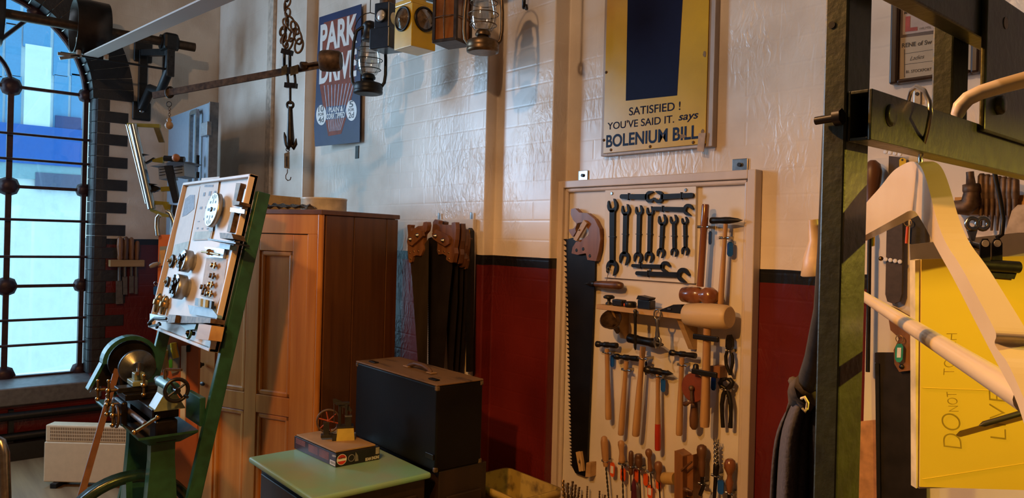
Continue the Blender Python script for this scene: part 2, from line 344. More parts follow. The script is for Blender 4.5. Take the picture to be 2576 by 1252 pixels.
for (x0,x1,z0,z1,ax) in((xi0,xi0+mw,zi0,zi1,0),(xi1-mw,xi1,zi0,zi1,0),(xi0,xi1,zi1-mw,zi1,1),(xi0,xi1,zi0,zi0+mw,1)):
    B().box(((x0+x1)/2,-.024,(z0+z1)/2),(x1-x0,.018,z1-z0)).obj('moulding',M_CREAMF,tb,bevel=.008,seg=3)
for u in(1467,1861):
    p=PY(u,445,-.004); h=B().box((p.x,-.004,zT+.015),(.055 if u<1500 else .06,.004,.055)).obj('hanging_plate',M_STEEL,tb,bevel=.006)
    B().cyl((p.x,-.012,zT+.022),(p.x,-.004,zT+.022),.007).obj('screw',M_BLACK,h)
# spanner panel
sp=thing('spanner_display','cream plywood panel carrying black spanners on the tool board','panel',tuple(PY(1640,712,-.03)))
b=B(); b.plate([zA(425,235),zA(1105,205),zA(1092,932),zA(410,885)],-.03,.0135); b.obj('panel',M_CREAM,sp)
for x,y in((476,258),(1030,232),(765,832)): 
    p=PY(*zA(x,y),-.03); B().lathe(p+Vector((0,-.004,0)),(0,1,0),[(.005,0),(.007,.003),(.007,.004)],10).obj('screw',M_STEEL,sp)
YS=-.044
M_SPAN=mat('black_spanner_steel',(.010,.009,.009),.5,.2,var=.3,scale=35,bump=.15,spec=.3)
def spanner(a,ra,b_,rb,ja,jb,w,lab,th=.009,tie=.5):
    pa,pb=PY(*zA(*a),YS),PY(*zA(*b_),YS); k=ms(pa)/2.98; bb=B(); d=(pb-pa).normalized(); s=d.cross(Vector((0,1,0)))
    def head(c,R,ang):
        e=Vector((math.cos(ang),0,math.sin(ang))); g=Vector((-math.sin(ang),0,math.cos(ang))); R*=k
        h=.44*R; a0=math.asin(h/R)
        pts=[c+(e*math.cos(t)+g*math.sin(t))*R*(1.12 if (abs(t-a0)<.5 or abs(t-2*math.pi+a0)<.5) else 1) for t in [a0+(2*math.pi-2*a0)*i/20 for i in range(21)]]
        pts+=[c-e*R*.28-g*h,c-e*R*.42,c-e*R*.28+g*h]
        bb.prism(pts,(0,th,0))
    W=w*k/2
    A=pa if ra else pa; q0=pa+d*(ra*k*.6 if ra else 0); q1=pb-d*(rb*k*.6 if rb else 0)
    bb.prism([q0+s*W,q0-s*W,q1-s*W*.85,q1+s*W*.85],(0,th,0))
    dr=math.atan2((pa-pb).z,(pa-pb).x)
    if ra: head(pa,ra,dr+ja)
    else: bb.lathe(pa+Vector((0,th*.02,0)),(0,1,0),[(W,0),(W,th*.96)],14)
    if rb: head(pb,rb,dr+math.pi+jb)
    else: bb.lathe(pb+Vector((0,th*.02,0)),(0,1,0),[(W*.85,0),(W*.85,th*.96)],14)
    o=thing('spanner',lab,'spanner',tuple(pb),'black spanners on the tool board'); bb.obj('body',M_SPAN,o,bevel=.0015,seg=1)
    c=pa.lerp(pb,tie); B().prism([c+s*(W+.003)+d*.0012,c-s*(W+.003)+d*.0012,c-s*(W+.003)-d*.0012,c+s*(W+.003)-d*.0012],(0,th+.004,0)).obj('wire_tie',M_BLACK,o).location=(0,-.002,0)
spanner((475,350),50,(472,812),57,.25,-.3,50,'longest black open-ended spanner, first from the left in the upright row')
spanner((575,382),42,(565,742),50,.25,-.3,42,'black open-ended spanner, second from the left in the upright row')
spanner((675,385),37,(667,738),42,.25,-.3,36,'black open-ended spanner, third from the left in the upright row')
spanner((758,390),35,(750,733),42,.25,-.3,36,'black open-ended spanner, fourth from the left in the upright row')
spanner((850,458),41,(838,702),37,.3,-.3,32,'shorter black open-ended spanner, fifth from the left in the upright row')
spanner((935,455),36,(938,698),32,.3,-.3,30,'short black open-ended spanner, second from the right in the upright row')
spanner((1017,463),29,(1020,688),33,.3,-.3,25,'smallest black open-ended spanner, rightmost in the upright row')
spanner((755,282),44,(545,280),0,.35,0,42,'black spanner lying level at top of panel, jaw facing right',tie=.75)
spanner((822,284),46,(1068,270),0,-.45,0,40,'black spanner lying level at top of panel, jaw facing left',tie=.7)
spanner((1042,378),44,(790,370),0,-.5,0,36,'black spanner lying level right of the top ends of the upright row',tie=.75)
spanner((870,806),42,(628,798),0,-.5,0,30,'thinner black spanner lying level below the upright row',tie=.75)
spanner((1003,868),54,(660,855),0,-.6,0,38,'thick black spanner lying level lowest on the panel',tie=.75)
# ---- large cross-cut saw
sw=thing('crosscut_saw','long black crosscut saw with coarse teeth and brown handle','saw',tuple(PY(1473,1197,-.03)))
L=[]; n=44; v=1172
while v>604:
    t=(1172-v)/570; u=1439-15*t; p=8+6*t; L+= [(u,v),(u-6-1.5*t,v-p*.5),(u,v-p*.55)]; v-=p
out=L+[(1424,602),(1440,598),(1497,640),(1496,700),(1475,1196),(1470,1198),(1447,1189)]
b=B(); b.plate(out,-.034,.004); b.obj('blade',mat('blackened_blade',(.010,.009,.010),.45,.2,var=.3,scale=12,bump=.1,spec=.3),sw)
h=[(168,375),(195,366),(230,400),(290,405),(345,450),(380,520),(388,600),(375,690),(355,765),(290,755),(280,705),(215,717),(172,706),(180,660),(205,620),(255,600),(300,570),(300,530),(260,470),(215,480),(200,520),(205,545),(180,585),(160,555),(150,528),(190,520),(212,484),(182,456),(165,412)]
hb=B(); hb.plate([zA(*p) for p in h],-.046,.022); hd=hb.obj('handle',M_MIDWOOD,sw,bevel=.006,seg=3)
for p in((208,683),(258,674),(308,725)): c=PY(*zA(*p),-.047); B().lathe(c,(0,1,0),[(.006,0),(.009,.002),(.009,.004)],12).obj('rivet',M_DKST,hd)
tg=B(); tg.plate([zA(185,600),(zA(207,615)),zA(287,480),zA(262,455)],-.058,.01); tg=tg.obj('turn_button',wood('pale_turnbutton',(.50,.33,.17),(.40,.25,.12),.5),sw,bevel=.003)
c=PY(*zA(228,530),-.06); B().ball(c,.004,8).obj('screw',M_STEEL,tg)
cp=thing('clothes_peg','pale wooden clothes peg clipped on tip of crosscut saw','clothes peg',tuple(PY(*zB(240,1060),-.045)))
for pts in([(197,918),(212,914),(232,990),(238,1058),(222,1060)],[(215,916),(233,914),(245,990),(252,1058),(240,1055),(226,985)]):
    b=B(); b.plate([zB(*p) for p in pts],-.046,.012); b.obj('peg_half',wood('peg_wood',(.62,.42,.2),(.5,.32,.14)),cp,bevel=.001,seg=1)
p=PY(*zB(227,985),-.047); B().ring(p,(1,0,.1),.006,.0012,10,5).obj('spring',M_STEEL,cp)
b=B(); b.plate([zB(275,995),zB(306,995),zB(303,1098),zB(268,1098)],-.05,.033); tag(b.obj('saw_rest_block',M_PINE),'small pine block supporting tip of crosscut saw','wood block')
# ---- hammers, mallets
def rod(b,a,c,y,prof,n=14,sq=1):
    pa,pb=PY(*a,y),PY(*c,y); k=ms(pa.lerp(pb,.5)); b.turn(pa,pb,[(t,max(r*k,.0002)) for t,r in prof],n,sq); return pa,pb,k
def clip(parent,c,y,wpx=14):
    p=PY(*c,y); k=ms(p); b=B(); b.ring(p,(0,0,1),wpx*k*.62,.0022,14,6); b.cyl(p+Vector((-wpx*k,-.002,0)),p+Vector((-wpx*k*.5,0,0)),.005); b.cyl(p+Vector((wpx*k*.5,0,0)),p+Vector((wpx*k*1.15,-.002,0)),.005)
    b.bar(p+Vector((0,.004,0)),Vector((p.x,yP,p.z)),.012,.01); return b.obj('spring_clip',M_STEEL,parent)
def hammer(name,lab,ha,hb_,hw,he0,he1,prof,y=-.055,hm=None,mm=None,group='hammers on the tool board',clipat=None,cat='hammer',tail=None):
    o=thing(name,lab,cat,tuple(PY(*hb_,y)),group)
    b=B(); rod(b,ha,hb_,y,[(0,hw*.8),(.02,hw*.85),(.12,hw*.8),(.3,hw*.78),(.6,hw),(.9,hw*1.12),(.985,hw*1.08),(1,hw*.9)],14,.8); b.obj('handle',hm or M_HANDLE,o)
    b=B(); rod(b,he0,he1,y,prof,16); b.obj('head',mm or M_DKST,o)
    if clipat: clip(o,clipat,y)
    if tail:
        b=B(); rod(b,tail[0],hb_,y,[(0,hw*1.08),(.4,hw*1.16),(.94,hw*1.14),(1,hw*.95)],14,.8); b.obj('red_grip',mat('red_paint',(.45,.03,.01),.4,var=.1),o)
    return o
CP=[(0,6),(.02,8),(.14,8),(.17,5.5),(.35,5.5),(.4,7.5),(.58,7.5),(.63,6),(.93,7.5),(1,7)]
hammer('hammer','short hammer with straight pale handle, leftmost of the hammer row',zB(425,165),zB(437,680),8.2,zB(350,130),zB(498,142),CP,clipat=zB(428,192))
hammer('hammer','hammer with slim handle just right of the leftmost hammer',zB(567,255),zB(527,793),8.2,zB(485,220),zB(652,238),CP,clipat=zB(566,318))
hammer('sledge_hammer','long pale handled sledge hammer hanging below the shelf',zB(688,150),zB(635,800),10,zB(582,86),zB(835,136),[(0,9),(.03,12),(.25,12),(.3,10.5),(.62,10.5),(.7,12),(.78,11),(1,2.5)],y=-.07,clipat=zB(688,235),group=None)
hammer('pick_hammer','pick hammer with red painted handle end and pointed head',zB(797,350),zB(797,905),7.8,zB(705,315),zB(910,348),[(0,7),(.03,10),(.15,10),(.18,7),(.3,9),(.55,8.5),(.6,6),(.78,6),(.8,7),(1,.6)],clipat=zB(797,362),tail=(zB(797,712),))
hammer('hammer','hammer with fat knotty handle left of the hand drill',zB(972,230),zB(952,795),8.8,zB(888,192),zB(1072,216),CP,clipat=zB(975,282))
hammer('welding_hammer','hammer with long pointed pick head at top right of board',zA(1327,485),zA(1288,1105),8,zA(1218,460),zA(1456,458),[(0,8),(.04,9),(.3,8),(.45,9),(.6,8.5),(.85,5),(1,.4)],y=-.06,clipat=zA(1318,590),group=None)
o=thing('wooden_mallet','large pale boxwood mallet with thick handle at right of board','mallet',tuple(PY(*zB(1138,733),-.09)))
b=B(); rod(b,zB(1157,15),zB(1138,733),-.09,[(0,11),(.3,11.5),(.6,12.5),(.93,14.5),(1,13)],16,.8); b.obj('handle',M_HANDLE,o)
b=B(); rod(b,zA(1035,1163),zA(1358,1185),-.09,[(0,26),(.02,28),(.3,31),(.6,32),(.9,30),(.98,28),(1,25)],24); b.obj('head',wood('pale_boxwood',(.62,.46,.26),(.52,.36,.18),.5,axis='x',scale=5),o)
for c in(zB(1160,82),zB(1150,337)):
    p=PY(*c,-.09); B().bar(p+Vector((-.045,-.018,0)),p+Vector((.055,-.018,0)),.01,.018).obj('strap_clip',M_BLACK,o,bevel=.003)
b=B(); b.plate([zB(1180,288),zB(1250,294),zB(1248,378),zB(1180,372)],-.06,.044); tag(b.obj('clip_block',M_MIDWOOD),'small brown wood block beside the handle of pale mallet','wood block')
o=thing('turned_mallet','glossy brown turned mallet hanging head down beside spanner panel','mallet',tuple(PY(*zA(1130,1085),-.075)))
M_GLOSSW=wood('glossy_brown_wood',(.24,.085,.03),(.12,.035,.012),.22,coat=.6)
b=B(); rod(b,zA(1177,338),zA(1137,955),-.075,[(0,8),(.02,9.5),(.3,9.5),(.34,8.5),(.7,8.8),(1,9)],16); b.obj('handle',M_GLOSSW,o)
b=B(); rod(b,zA(1003,1015),zA(1265,1030),-.075,[(0,14),(.03,19),(.3,22),(.5,21),(.56,16),(.6,17),(.72,22.5),(.85,22),(.96,15),(1,8)],24); b.obj('head',M_GLOSSW,o)
clip(o,zA(1160,508),-.075,16)
# ---- shelf with small tools
ysh=-.125; zsf=PY(1500,765,ysh).z; xs0,xs1=PY(1500,765,ysh).x,PY(1722,790,ysh).x
sh=thing('tool_shelf','small pine shelf on brackets fixed to the tool board','shelf',((xs0+xs1)/2,yP,zsf-.12))
B().box(((xs0+xs1)/2,(ysh+yP)/2,zsf-.009),(xs1-xs0,yP-ysh,.018)).obj('shelf_board',M_PINE,sh,bevel=.0015,seg=1)
for x in(xs0+.06,xs1-.035): B().prism([(x-.011,yP,zsf-.0185),(x-.011,ysh+.015,zsf-.0185),(x-.011,yP-.02,zsf-.13),(x-.011,yP,zsf-.13)],(.022,0,0)).obj('bracket',M_PINE,sh,bevel=.001,seg=1)
def onshelf(u,v,y): p=PY(u,v,y); return Vector((p.x,y,zsf+.0005))
M_TINY=mat('dark_tool_iron',(.02,.017,.016),.42,.4,var=.35,scale=60,bump=.2)
c=onshelf(*zA(452,1080),-.09); o=B().lathe(c,(0,0,1),[(.013,0),(.013,.006),(.006,.012),(.007,.02),(.021,.024),(.022,.031),(.014,.036),(0,.037)],16); tag(o.obj('dolly_iron',M_TINY),'small dark mushroom shaped iron at left end of shelf','tool')
c=onshelf(*zA(530,1092),-.095); o=B().box(c+Vector((0,0,.012)),(.05,.03,.024)); tag(o.obj('iron_block',M_TINY,bevel=.004),'low dark flat iron block second on shelf','tool')
c=onshelf(*zA(615,1100),-.095); t=thing('plane_puck','round dark puck with small red cap on shelf','tool',tuple(c)); B().lathe(c,(0,0,1),[(.02,0),(.022,.004),(.022,.016),(.018,.021),(0,.022)],20).obj('body',M_TINY,t)
B().cyl(c+Vector((-.021,-.008,.003)),c+Vector((-.021,-.008,.012)),.005,n=8).obj('red_cap',M_ORANGE,t)
c=onshelf(*zA(733,1110),-.09); t=thing('block_plane','black block plane with blue side in the middle of shelf','plane',tuple(c))
B().box(c+Vector((0,0,.016)),(.058,.034,.032)).obj('body',mat('blue_black_paint',(.01,.02,.05),.3),t,bevel=.003); b=B(); b.prism([c+Vector((-.032,-.02,.033)),c+Vector((.024,-.02,.033)),c+Vector((.03,-.02,.042)),c+Vector((-.024,-.02,.048))],(0,.036,0)); b.obj('lid',M_TINY,t,bevel=.003)
c=onshelf(*zA(945,1135),-.1); t=thing('spokeshave','long low black curved tool at right end of shelf','tool',tuple(c))
b=B(); b.prism([c+Vector(q) for q in((-.055,-.014,0),(.045,-.014,0),(.048,-.014,.016),(.036,-.014,.031),(.005,-.014,.028),(-.03,-.014,.014),(-.056,-.014,.004))],(0,.028,0)); b.obj('body',M_TINY,t,bevel=.003)
B().box(c+Vector((-.01,-.016,.012)),(.014,.004,.005)).obj('rivet',M_STEEL,t)
# funnel, punch, corkscrew hung below shelf
p0=PY(*zA(465,1195),-.13); p1=PY(*zB(545,85),-.06); k=ms(p0)
t=thing('metal_funnel','old rusty metal funnel hanging under left end of shelf','funnel',tuple(p1))
ax=(PY(*zB(500,60),-.05)-PY(*zA(455,1200),-.13)); B().lathe(p0,ax,[(.040,0),(.043,.002),(.041,.004),(.030,.028),(.012,.05),(.010,.053),(.008,.095),(.006,.095),(.008,.055),(.010,.05),(.028,.028),(.039,.004),(.040,0)],24,caps=False).obj('cone',M_RUST,t)
B().ring(p0+Vector((.006,.02,.042)),(0,1,0),.01,.0018,14,6).obj('hanging_ring',M_DKST,t)
b=B(); rod(b,zA(650,1125),zB(632,175),-.14,[(0,3),(.04,5.5),(.1,4),(.14,5),(.2,4),(.8,3.6),(.95,3.2),(1,1)],10); tag(b.obj('centre_punch',M_DKST),'thin steel punch hanging in front of shelf edge','punch')
t=thing('corkscrew','bright metal double lever corkscrew hanging at the front of shelf','corkscrew',tuple(PY(*zB(795,155),-.14)))
p=PY(*zA(815,1165),-.14); B().ring(p,(0,1,0),.014,.003,16,6,sq=1.3).obj('ring_handle',M_STEEL,t)
b=B(); rod(b,zA(815,1195),zB(795,105),-.14,[(0,4),(.2,5.5),(.4,4),(.7,6),(1,6)],12); b.obj('stem',M_STEEL,t)
for sg in(-1,1):
    b=B(); c0=PY(*zB(795,70),-.14); b.tube([c0,c0+Vector((sg*.012,0,-.012)),c0+Vector((sg*.014,0,-.03)),c0+Vector((sg*.005,0,-.044))],[.004,.005,.004,.003],8); b.obj('lever',M_STEEL,t)
t=thing('drill_handle_tool','dark wooden handled tool with metal nose left above shelf','tool',tuple(PY(*zA(420,960),-.055)))
b=B(); rod(b,zA(345,935),zA(556,950),-.055,[(0,6),(.1,8),(.3,9.5),(.6,10.5),(.85,10.5),(.97,8),(1,3)],16); b.obj('handle',M_DKWOOD,t)
b=B(); rod(b,zA(268,933),zA(350,935),-.055,[(0,.6),(.35,4),(.5,4.5),(.52,6.5),(.75,6.5),(.8,8),(1,7)],14); b.obj('nose',M_DKST,t)
b=B(); b.ring(PY(*zA(449,825),-.05),(0,1,0),.008,.0012,16,5); b.tube([PY(*zA(447,848),-.05),PY(*zA(440,890),-.05),PY(*zA(432,920),-.052)],.0012,5); tag(b.obj('key_ring',M_BRASS),'thin brass ring looped over longest spanner','ring')
# ---- key tags
def ktag(c,w,h,col,lab,y=-.045,paper=False,grp='key tags on the tool board'):
    p=PY(*c,y); k=ms(p); W,Hh=w*k,h*k; t=thing('key_tag',lab,'key tag',tuple(p-Vector((0,0,Hh/2))),grp)
    pts=[]
    for sx,sz in((1,1),(-1,1),(-1,-1),(1,-1)): 
        a,bq=(sx*W*.25,sz*Hh*.5),(sx*W*.5,sz*Hh*.36); pts+= [a,bq] if sx*sz<0 else [bq,a]
    b=B(); b.prism([p+Vector((x,0,z)) for x,z in pts],(0,.003,0)); b.obj('body',col,t,bevel=.0006,seg=1)
    if paper: B().box(p+Vector((0,-.0008,0)),(W*.62,.001,Hh*.5)).obj('paper_slip',M_WHITE,t)
    B().ring(p+Vector((0,0,Hh*.5+.006)),(1,0,0),.008,.0008,12,4).obj('split_ring',M_STEEL,t)
ktag(zA(1360,675),17,37,M_BLUE,'blue key tag beside handle of the pointed welding hammer')
ktag(zA(1210,590),9,34,mat('grey_blue_plastic',(.06,.08,.13),.3),'grey blue key tag beside handle of turned mallet',y=-.04)
ktag(zB(463,255),12,30,M_BLUE,'blue key tag beside handle of the leftmost hammer',y=-.035)
ktag(zB(834,432),14,33,M_BLUE,'blue key tag beside handle of the red ended hammer')
ktag(zB(1200,416),14,36,M_BLUE,'blue key tag beside handle of large pale mallet')
ktag(zB(1253,1172),18,36,M_BLUE,'blue key tag below the spiral auger bit',y=-.05)
ktag(zB(708,305),6,34,mat('dark_blue_plastic',(.008,.02,.09),.3),'dark blue key tag seen edge on beside sledge hammer handle',y=-.03)
ktag(zB(463,1045),15,36,M_ORANGE,'orange key tag with white slip on leftmost handle in bottom row',paper=True)
ktag(zB(541,1082),16,33,M_ORANGE,'plain bright orange key tag hanging from second handle in bottom row')
ktag(zB(636,1090),14,34,M_ORANGE,'orange key tag half hidden behind two dark screwdriver handles',y=-.03)
ktag(zB(706,1118),14,30,M_ORANGE,'orange key tag half hidden behind the bulb ended gimlet',y=-.03)
ktag(zB(738,1205),15,34,M_ORANGE,'low orange key tag with white slip under bulb ended gimlet',paper=True,y=-.04)
ktag(zB(798,1150),14,26,M_ORANGE,'orange key tag behind shaft of the round topped awl',y=-.03)
# ---- pliers, pincers, hand drill
t=thing('pliers','black combination pliers hanging at the right edge of board','pliers',tuple(PY(*zB(1320,355),-.045)))
b=B(); b.plate([zB(*q) for q in((1300,65),(1318,62),(1335,95),(1338,150),(1325,175),(1298,175),(1288,150),(1290,100))],-.05,.014); b.obj('jaws',M_TINY,t,bevel=.003)
for pts in([(1305,170),(1292,220),(1296,280),(1318,340),(1322,357)],[(1322,170),(1340,215),(1342,265),(1332,320),(1328,357)]):
    B().tube([PY(*zB(*q),-.044) for q in pts],[.005,.006,.006,.005,.0045],8).obj('handle',M_TINY,t)
clip(t,zB(1316,178),-.046,9)
t=thing('carpenter_pincers','black carpenter pincers with curved jaws below the pliers','pincers',tuple(PY(*zB(1295,745),-.045)))
B().tube([PY(*zB(*q),-.046) for q in((1292,385),(1262,392),(1252,412),(1262,438),(1290,455),(1300,468))],[.004,.008,.009,.009,.008,.008],8).obj('jaw',M_TINY,t)
B().tube([PY(*zB(*q),-.046) for q in((1296,385),(1325,390),(1340,410),(1330,435),(1305,455),(1292,468))],[.004,.008,.009,.009,.008,.008],8).obj('jaw',M_TINY,t)
B().tube([PY(*zB(*q),-.046) for q in((1292,462),(1275,500),(1264,570),(1266,650),(1272,738))],[.008,.008,.0075,.0065,.007],8).obj('handle',M_TINY,t)
B().tube([PY(*zB(*q),-.046) for q in((1300,462),(1318,505),(1330,570),(1330,650),(1325,740))],[.008,.008,.0075,.0065,.008],8).obj('handle',M_TINY,t)
clip(t,zB(1296,462),-.048,12)
t=thing('hand_drill','hand drill with red gear wheel and dark wooden handle','hand drill',tuple(PY(*zB(1060,750),-.06)))
b=B(); rod(b,zB(1062,525),zB(1060,752),-.06,[(0,5),(.1,8),(.3,9),(.65,12),(.9,11),(1,5)],16); b.obj('handle',M_DKWOOD,t)
b=B(); rod(b,zB(1075,275),zB(1062,530),-.06,[(0,4),(.03,7),(.2,8.5),(.26,8),(.28,4),(.35,9),(.45,9),(.5,4.5),(1,4.5)],14); b.obj('frame_and_chuck',M_DKST,t)
p=PY(*zB(1052,450),-.085); B().lathe(p,(0,1,0),[(.047,0),(.05,.003),(.05,.008),(.047,.011)],36).obj('gear_wheel',mat('red_brown_enamel',(.22,.05,.025),.45,var=.2),t)
b=B(); b.bar(p+Vector((0,-.008,.004)),PY(*zB(1045,560),-.098),.009,.006,(0,1,0)); b.ball(p+Vector((0,-.008,0)),.01,10); b.obj('crank_arm',M_RUST,t)
b=B(); rod(b,zB(985,570),zB(1045,552),-.1,[(0,4),(.1,6),(.4,6),(.6,3.5),(1,3.5)],12); b.obj('crank_knob',M_DKWOOD,t)
# ---- bottom row: gimlets, awls, screwdrivers
def driver(name,lab,cat,h0,h1,prof,hm,s1,spx,sm=None,y=-.05,twist=0,group='handled tools in the bottom row',cl=None):
    o=thing(name,lab,cat,tuple(PY(*s1,y)),group); b=B(); rod(b,h0,h1,y,prof,16); b.obj('handle',hm,o)
    b=B()
    if twist:
        pa,pb=PY(*h1,y),PY(*s1,y); k=ms(pa); n=60; d=(pb-pa).normalized(); e=d.cross(Vector((0,1,0))).normalized(); g=d.cross(e)
        for ph in(0,math.pi): b.tube([pa.lerp(pb,i/n)+(e*math.cos(i/n*twist+ph)+g*math.sin(i/n*twist+ph))*spx*k*.55 for i in range(n+1)],spx*k*.55,6)
    else: rod(b,h1,s1,y,[(0,spx),(1,spx*.85)],10)
    b.obj('shaft',sm or M_DKST,o)
    if cl: clip(o,cl,y,11)
    return o
driver('gimlet','tallest pale handled gimlet with twisted shaft, leftmost in bottom row','gimlet',zB(404,800),zB(418,1022),[(0,3),(.04,7),(.2,9.5),(.6,9),(.85,7.5),(1,6)],M_HANDLE,zB(440,1275),2.4,twist=26,cl=zB(415,985))
driver('gimlet','pale waisted handle gimlet with twisted shaft, second in bottom row','gimlet',zB(528,833),zB(536,998),[(0,4),(.06,8),(.18,8.5),(.45,6),(.6,6.2),(.85,8.5),(.97,8),(1,5)],M_HANDLE,zB(545,1275),2.2,twist=20,cl=zB(536,1005))
driver('bradawl','dark slim handled bradawl, third in bottom row','awl',zB(602,908),zB(600,1085),[(0,3),(.06,6),(.3,7),(.55,6),(.65,4.5),(.75,6),(.95,5),(1,3)],M_DKWOOD,zB(601,1200),1.6,cl=zB(602,1022))
driver('screwdriver','dark stubby flat topped screwdriver, fourth in bottom row','screwdriver',zB(657,930),zB(662,1052),[(0,7),(.05,9),(.2,9.5),(.25,8.5),(.3,9.8),(.6,10),(.75,7),(.95,6),(1,3)],M_DKWOOD,zB(673,1275),1.8,cl=zB(660,1035))
driver('gimlet','bulb ended turned handle gimlet, fifth in bottom row','gimlet',zB(728,893),zB(743,1060),[(0,3),(.05,7),(.14,9.2),(.26,8.5),(.4,4.5),(.7,5.5),(.9,6.5),(1,4)],M_MIDWOOD,zB(752,1180),2.0,cl=zB(742,1062))
driver('bradawl','round topped brown handle awl right of the gimlets','awl',zB(800,985),zB(806,1138),[(0,4),(.06,8.5),(.2,10.5),(.38,10),(.55,6.5),(.7,7),(.85,8.5),(.95,6),(1,3)],M_MIDWOOD,zB(814,1275),2.0)
driver('rasp','large brown handled file with ringed ferrule beside the wooden plane','file',zB(1118,863),zB(1122,1095),[(0,5),(.05,11),(.15,13.5),(.28,13),(.42,9),(.46,9.6),(.5,8.8),(.54,10),(.6,10),(.95,8),(1,6)],M_DKWOOD,zB(1118,1160),5,cl=zB(1122,1150))
driver('round_top_awl','glossy pear topped awl at lower right corner of board','awl',zB(1325,965),zB(1318,1215),[(0,6),(.05,12),(.17,15.5),(.28,15),(.42,9),(.5,6.5),(.6,7.5),(.66,10),(.95,7),(1,5)],M_GLOSSW,zB(1316,1275),5,cl=zB(1320,1218))
driver('purple_chisel','purple painted tapered tool hanging among the bottom row handles','tool',zB(622,1110),zB(625,1275),[(0,2),(.15,4.5),(.4,7),(1,8.5)],mat('purple_enamel',(.10,.012,.03),.3,coat=.3),zB(625,1290),4,group=None)
t=thing('auger_bit','steel spiral auger bit hanging point upward in bottom row','auger bit',tuple(PY(*zB(1210,1265),-.05)))
b=B(); pa,pb=PY(*zB(1223,850),-.05),PY(*zB(1225,1005),-.05); k=ms(pa); n=50
for ph in(0,math.pi): b.tube([pa.lerp(pb,i/n)+Vector((math.cos(i/n*15+ph),math.sin(i/n*15+ph),0))*4.4*k for i in range(n+1)],3*k,6)
b.cyl(pa,pa+Vector((0,0,.016)),.003,.0005,8); b.box(pa+Vector((-.008,0,.008)),(.004,.004,.01)); b.box(pa+Vector((.008,0,.008)),(.004,.004,.01)); b.obj('spiral',M_STEEL,t)
b=B(); rod(b,zB(1225,1000),zB(1208,1265),-.05,[(0,6),(.05,8),(.3,7.5),(.32,5),(.9,4.5),(1,4)],12); b.obj('shank',M_DKST,t); clip(t,zB(1220,1090),-.05,13)
# wooden moulding plane
t=thing('wooden_moulding_plane','tall wooden plough plane standing at foot of tool board','plane',tuple(PY(*zB(985,1270),-.03)))
b=B(); f0=[PY(*zB(x,y),-.10) for x,y in((915,1275),(972,1275),(972,945),(918,895))]
b.plate([zB(916,1280),zB(978,1280),zB(978,948),zB(918,905)],-.10,.05); b.obj('stock',M_MIDWOOD,t,bevel=.003)
b=B(); b.plate([zB(980,1280),zB(1052,1280),zB(1055,935),zB(980,955)],-.075,.045); b.obj('fence',M_MIDWOOD,t,bevel=.003)
b=B(); rod(b,zB(838,1108),zB(925,1112),-.07,[(0,13),(.05,15),(.9,15.5),(1,15)],18); b.obj('stem_end',wood('yellow_wood',(.55,.36,.12),(.45,.27,.08),.5),t)
b=B(); rod(b,zB(985,1185),zB(1050,1205),-.1,[(0,4),(.2,6.5),(.5,6),(.6,3),(1,3)],12); b.obj('wing_screw',M_DKWOOD,t)
b=B(); b.plate([zB(960,1045),zB(1035,985),zB(1038,995),zB(965,1058)],-.106,.01); b.obj('wedge',M_DKWOOD,t)
o=thing('gouge','black rounded tool head at foot of board beside the plane','tool',tuple(PY(*zB(1100,1270),-.08)))
b=B(); b.ring(PY(*zB(1100,1275),-.08),(0,1,0),.042,.012,18,8,a0=0,a1=180); b.obj('body',M_TINY,o); b=B(); rod(b,zB(1135,1150),zB(1105,1230),-.08,[(0,4),(.5,5),(1,5)],10); b.obj('stem',M_DKST,o)
# twist drills at the bottom left corner
for i,(x,y0,x1,hw) in enumerate(((107,1122,112,3.6),(142,1142,140,3.4),(176,1130,165,3.4),(198,1155,188,3.0),(225,1172,212,2.6),(283,1166,278,2.2),(372,1200,370,2.4),(245,1230,240,2.2),(412,1230,405,2.6),(500,1232,500,2.2))):
    pa,pb=PY(*zB(x,y0),-.045),PY(*zB(x1,1290),-.045); k=ms(pa); b=B(); n=40; w=(pb-pa).length/(hw*k)*1.1
    for ph in(0,math.pi): b.tube([pa.lerp(pb,j/n)+Vector((math.cos(j/n*w+ph),math.sin(j/n*w+ph),0))*hw*k*.5 for j in range(n+1)],hw*k*.55,5)
    nm=['first','second','third','fourth','fifth','seventh','eighth','sixth','ninth','tenth'][i]
    tag(b.obj('twist_drill',M_RUST if i else M_BRASS),f'twist drill standing at foot of tool board, {nm} from the left','drill bit','twist drills at the foot of the board')
# ================================================================ TEXT
def text(s,u0,u1,hpx,plane,m,parent,off=0,name='lettering',shear=0,lift=.0008,upv=None,thick=.0004):
    """letters from pixel u0 to u1 along their baseline on a real plane (point, normal)"""
    c=bpy.data.curves.new('txt','FONT'); c.body=s; c.size=1; c.offset=off; c.shear=shear; c.extrude=0
    o=bpy.data.objects.new('txt',c); COL.objects.link(o); dg=bpy.context.evaluated_depsgraph_get(); me=bpy.data.meshes.new_from_object(o.evaluated_get(dg)); bpy.data.objects.remove(o)
    xs=[v.co.x for v in me.vertices]; x0,x1=min(xs),max(xs)
    P,n=Vector(plane[0]),Vector(plane[1]).normalized(); a,b_=PN(*u0,P,n),PN(*u1,P,n); ex=(b_-a)
    if upv is None:
        up=Vector((0,0,1)); up=(up-n*up.dot(n)).normalized(); k=ms(a.lerp(b_,.5))*hpx/.69
    else: up=(PN(*upv,P,n)-a); k=up.length/.69; up=up.normalized()
    base=parent.matrix_world.translation if parent.parent is None else parent.parent.matrix_world.translation
    for v in me.vertices: v.co=a+ex*((v.co.x-x0)/(x1-x0))+up*(v.co.y*k)+n*lift-base
    me.update(); me.materials.clear(); me.materials.append(m); q=bpy.data.objects.new(name,me); COL.objects.link(q); q.parent=parent
    return q
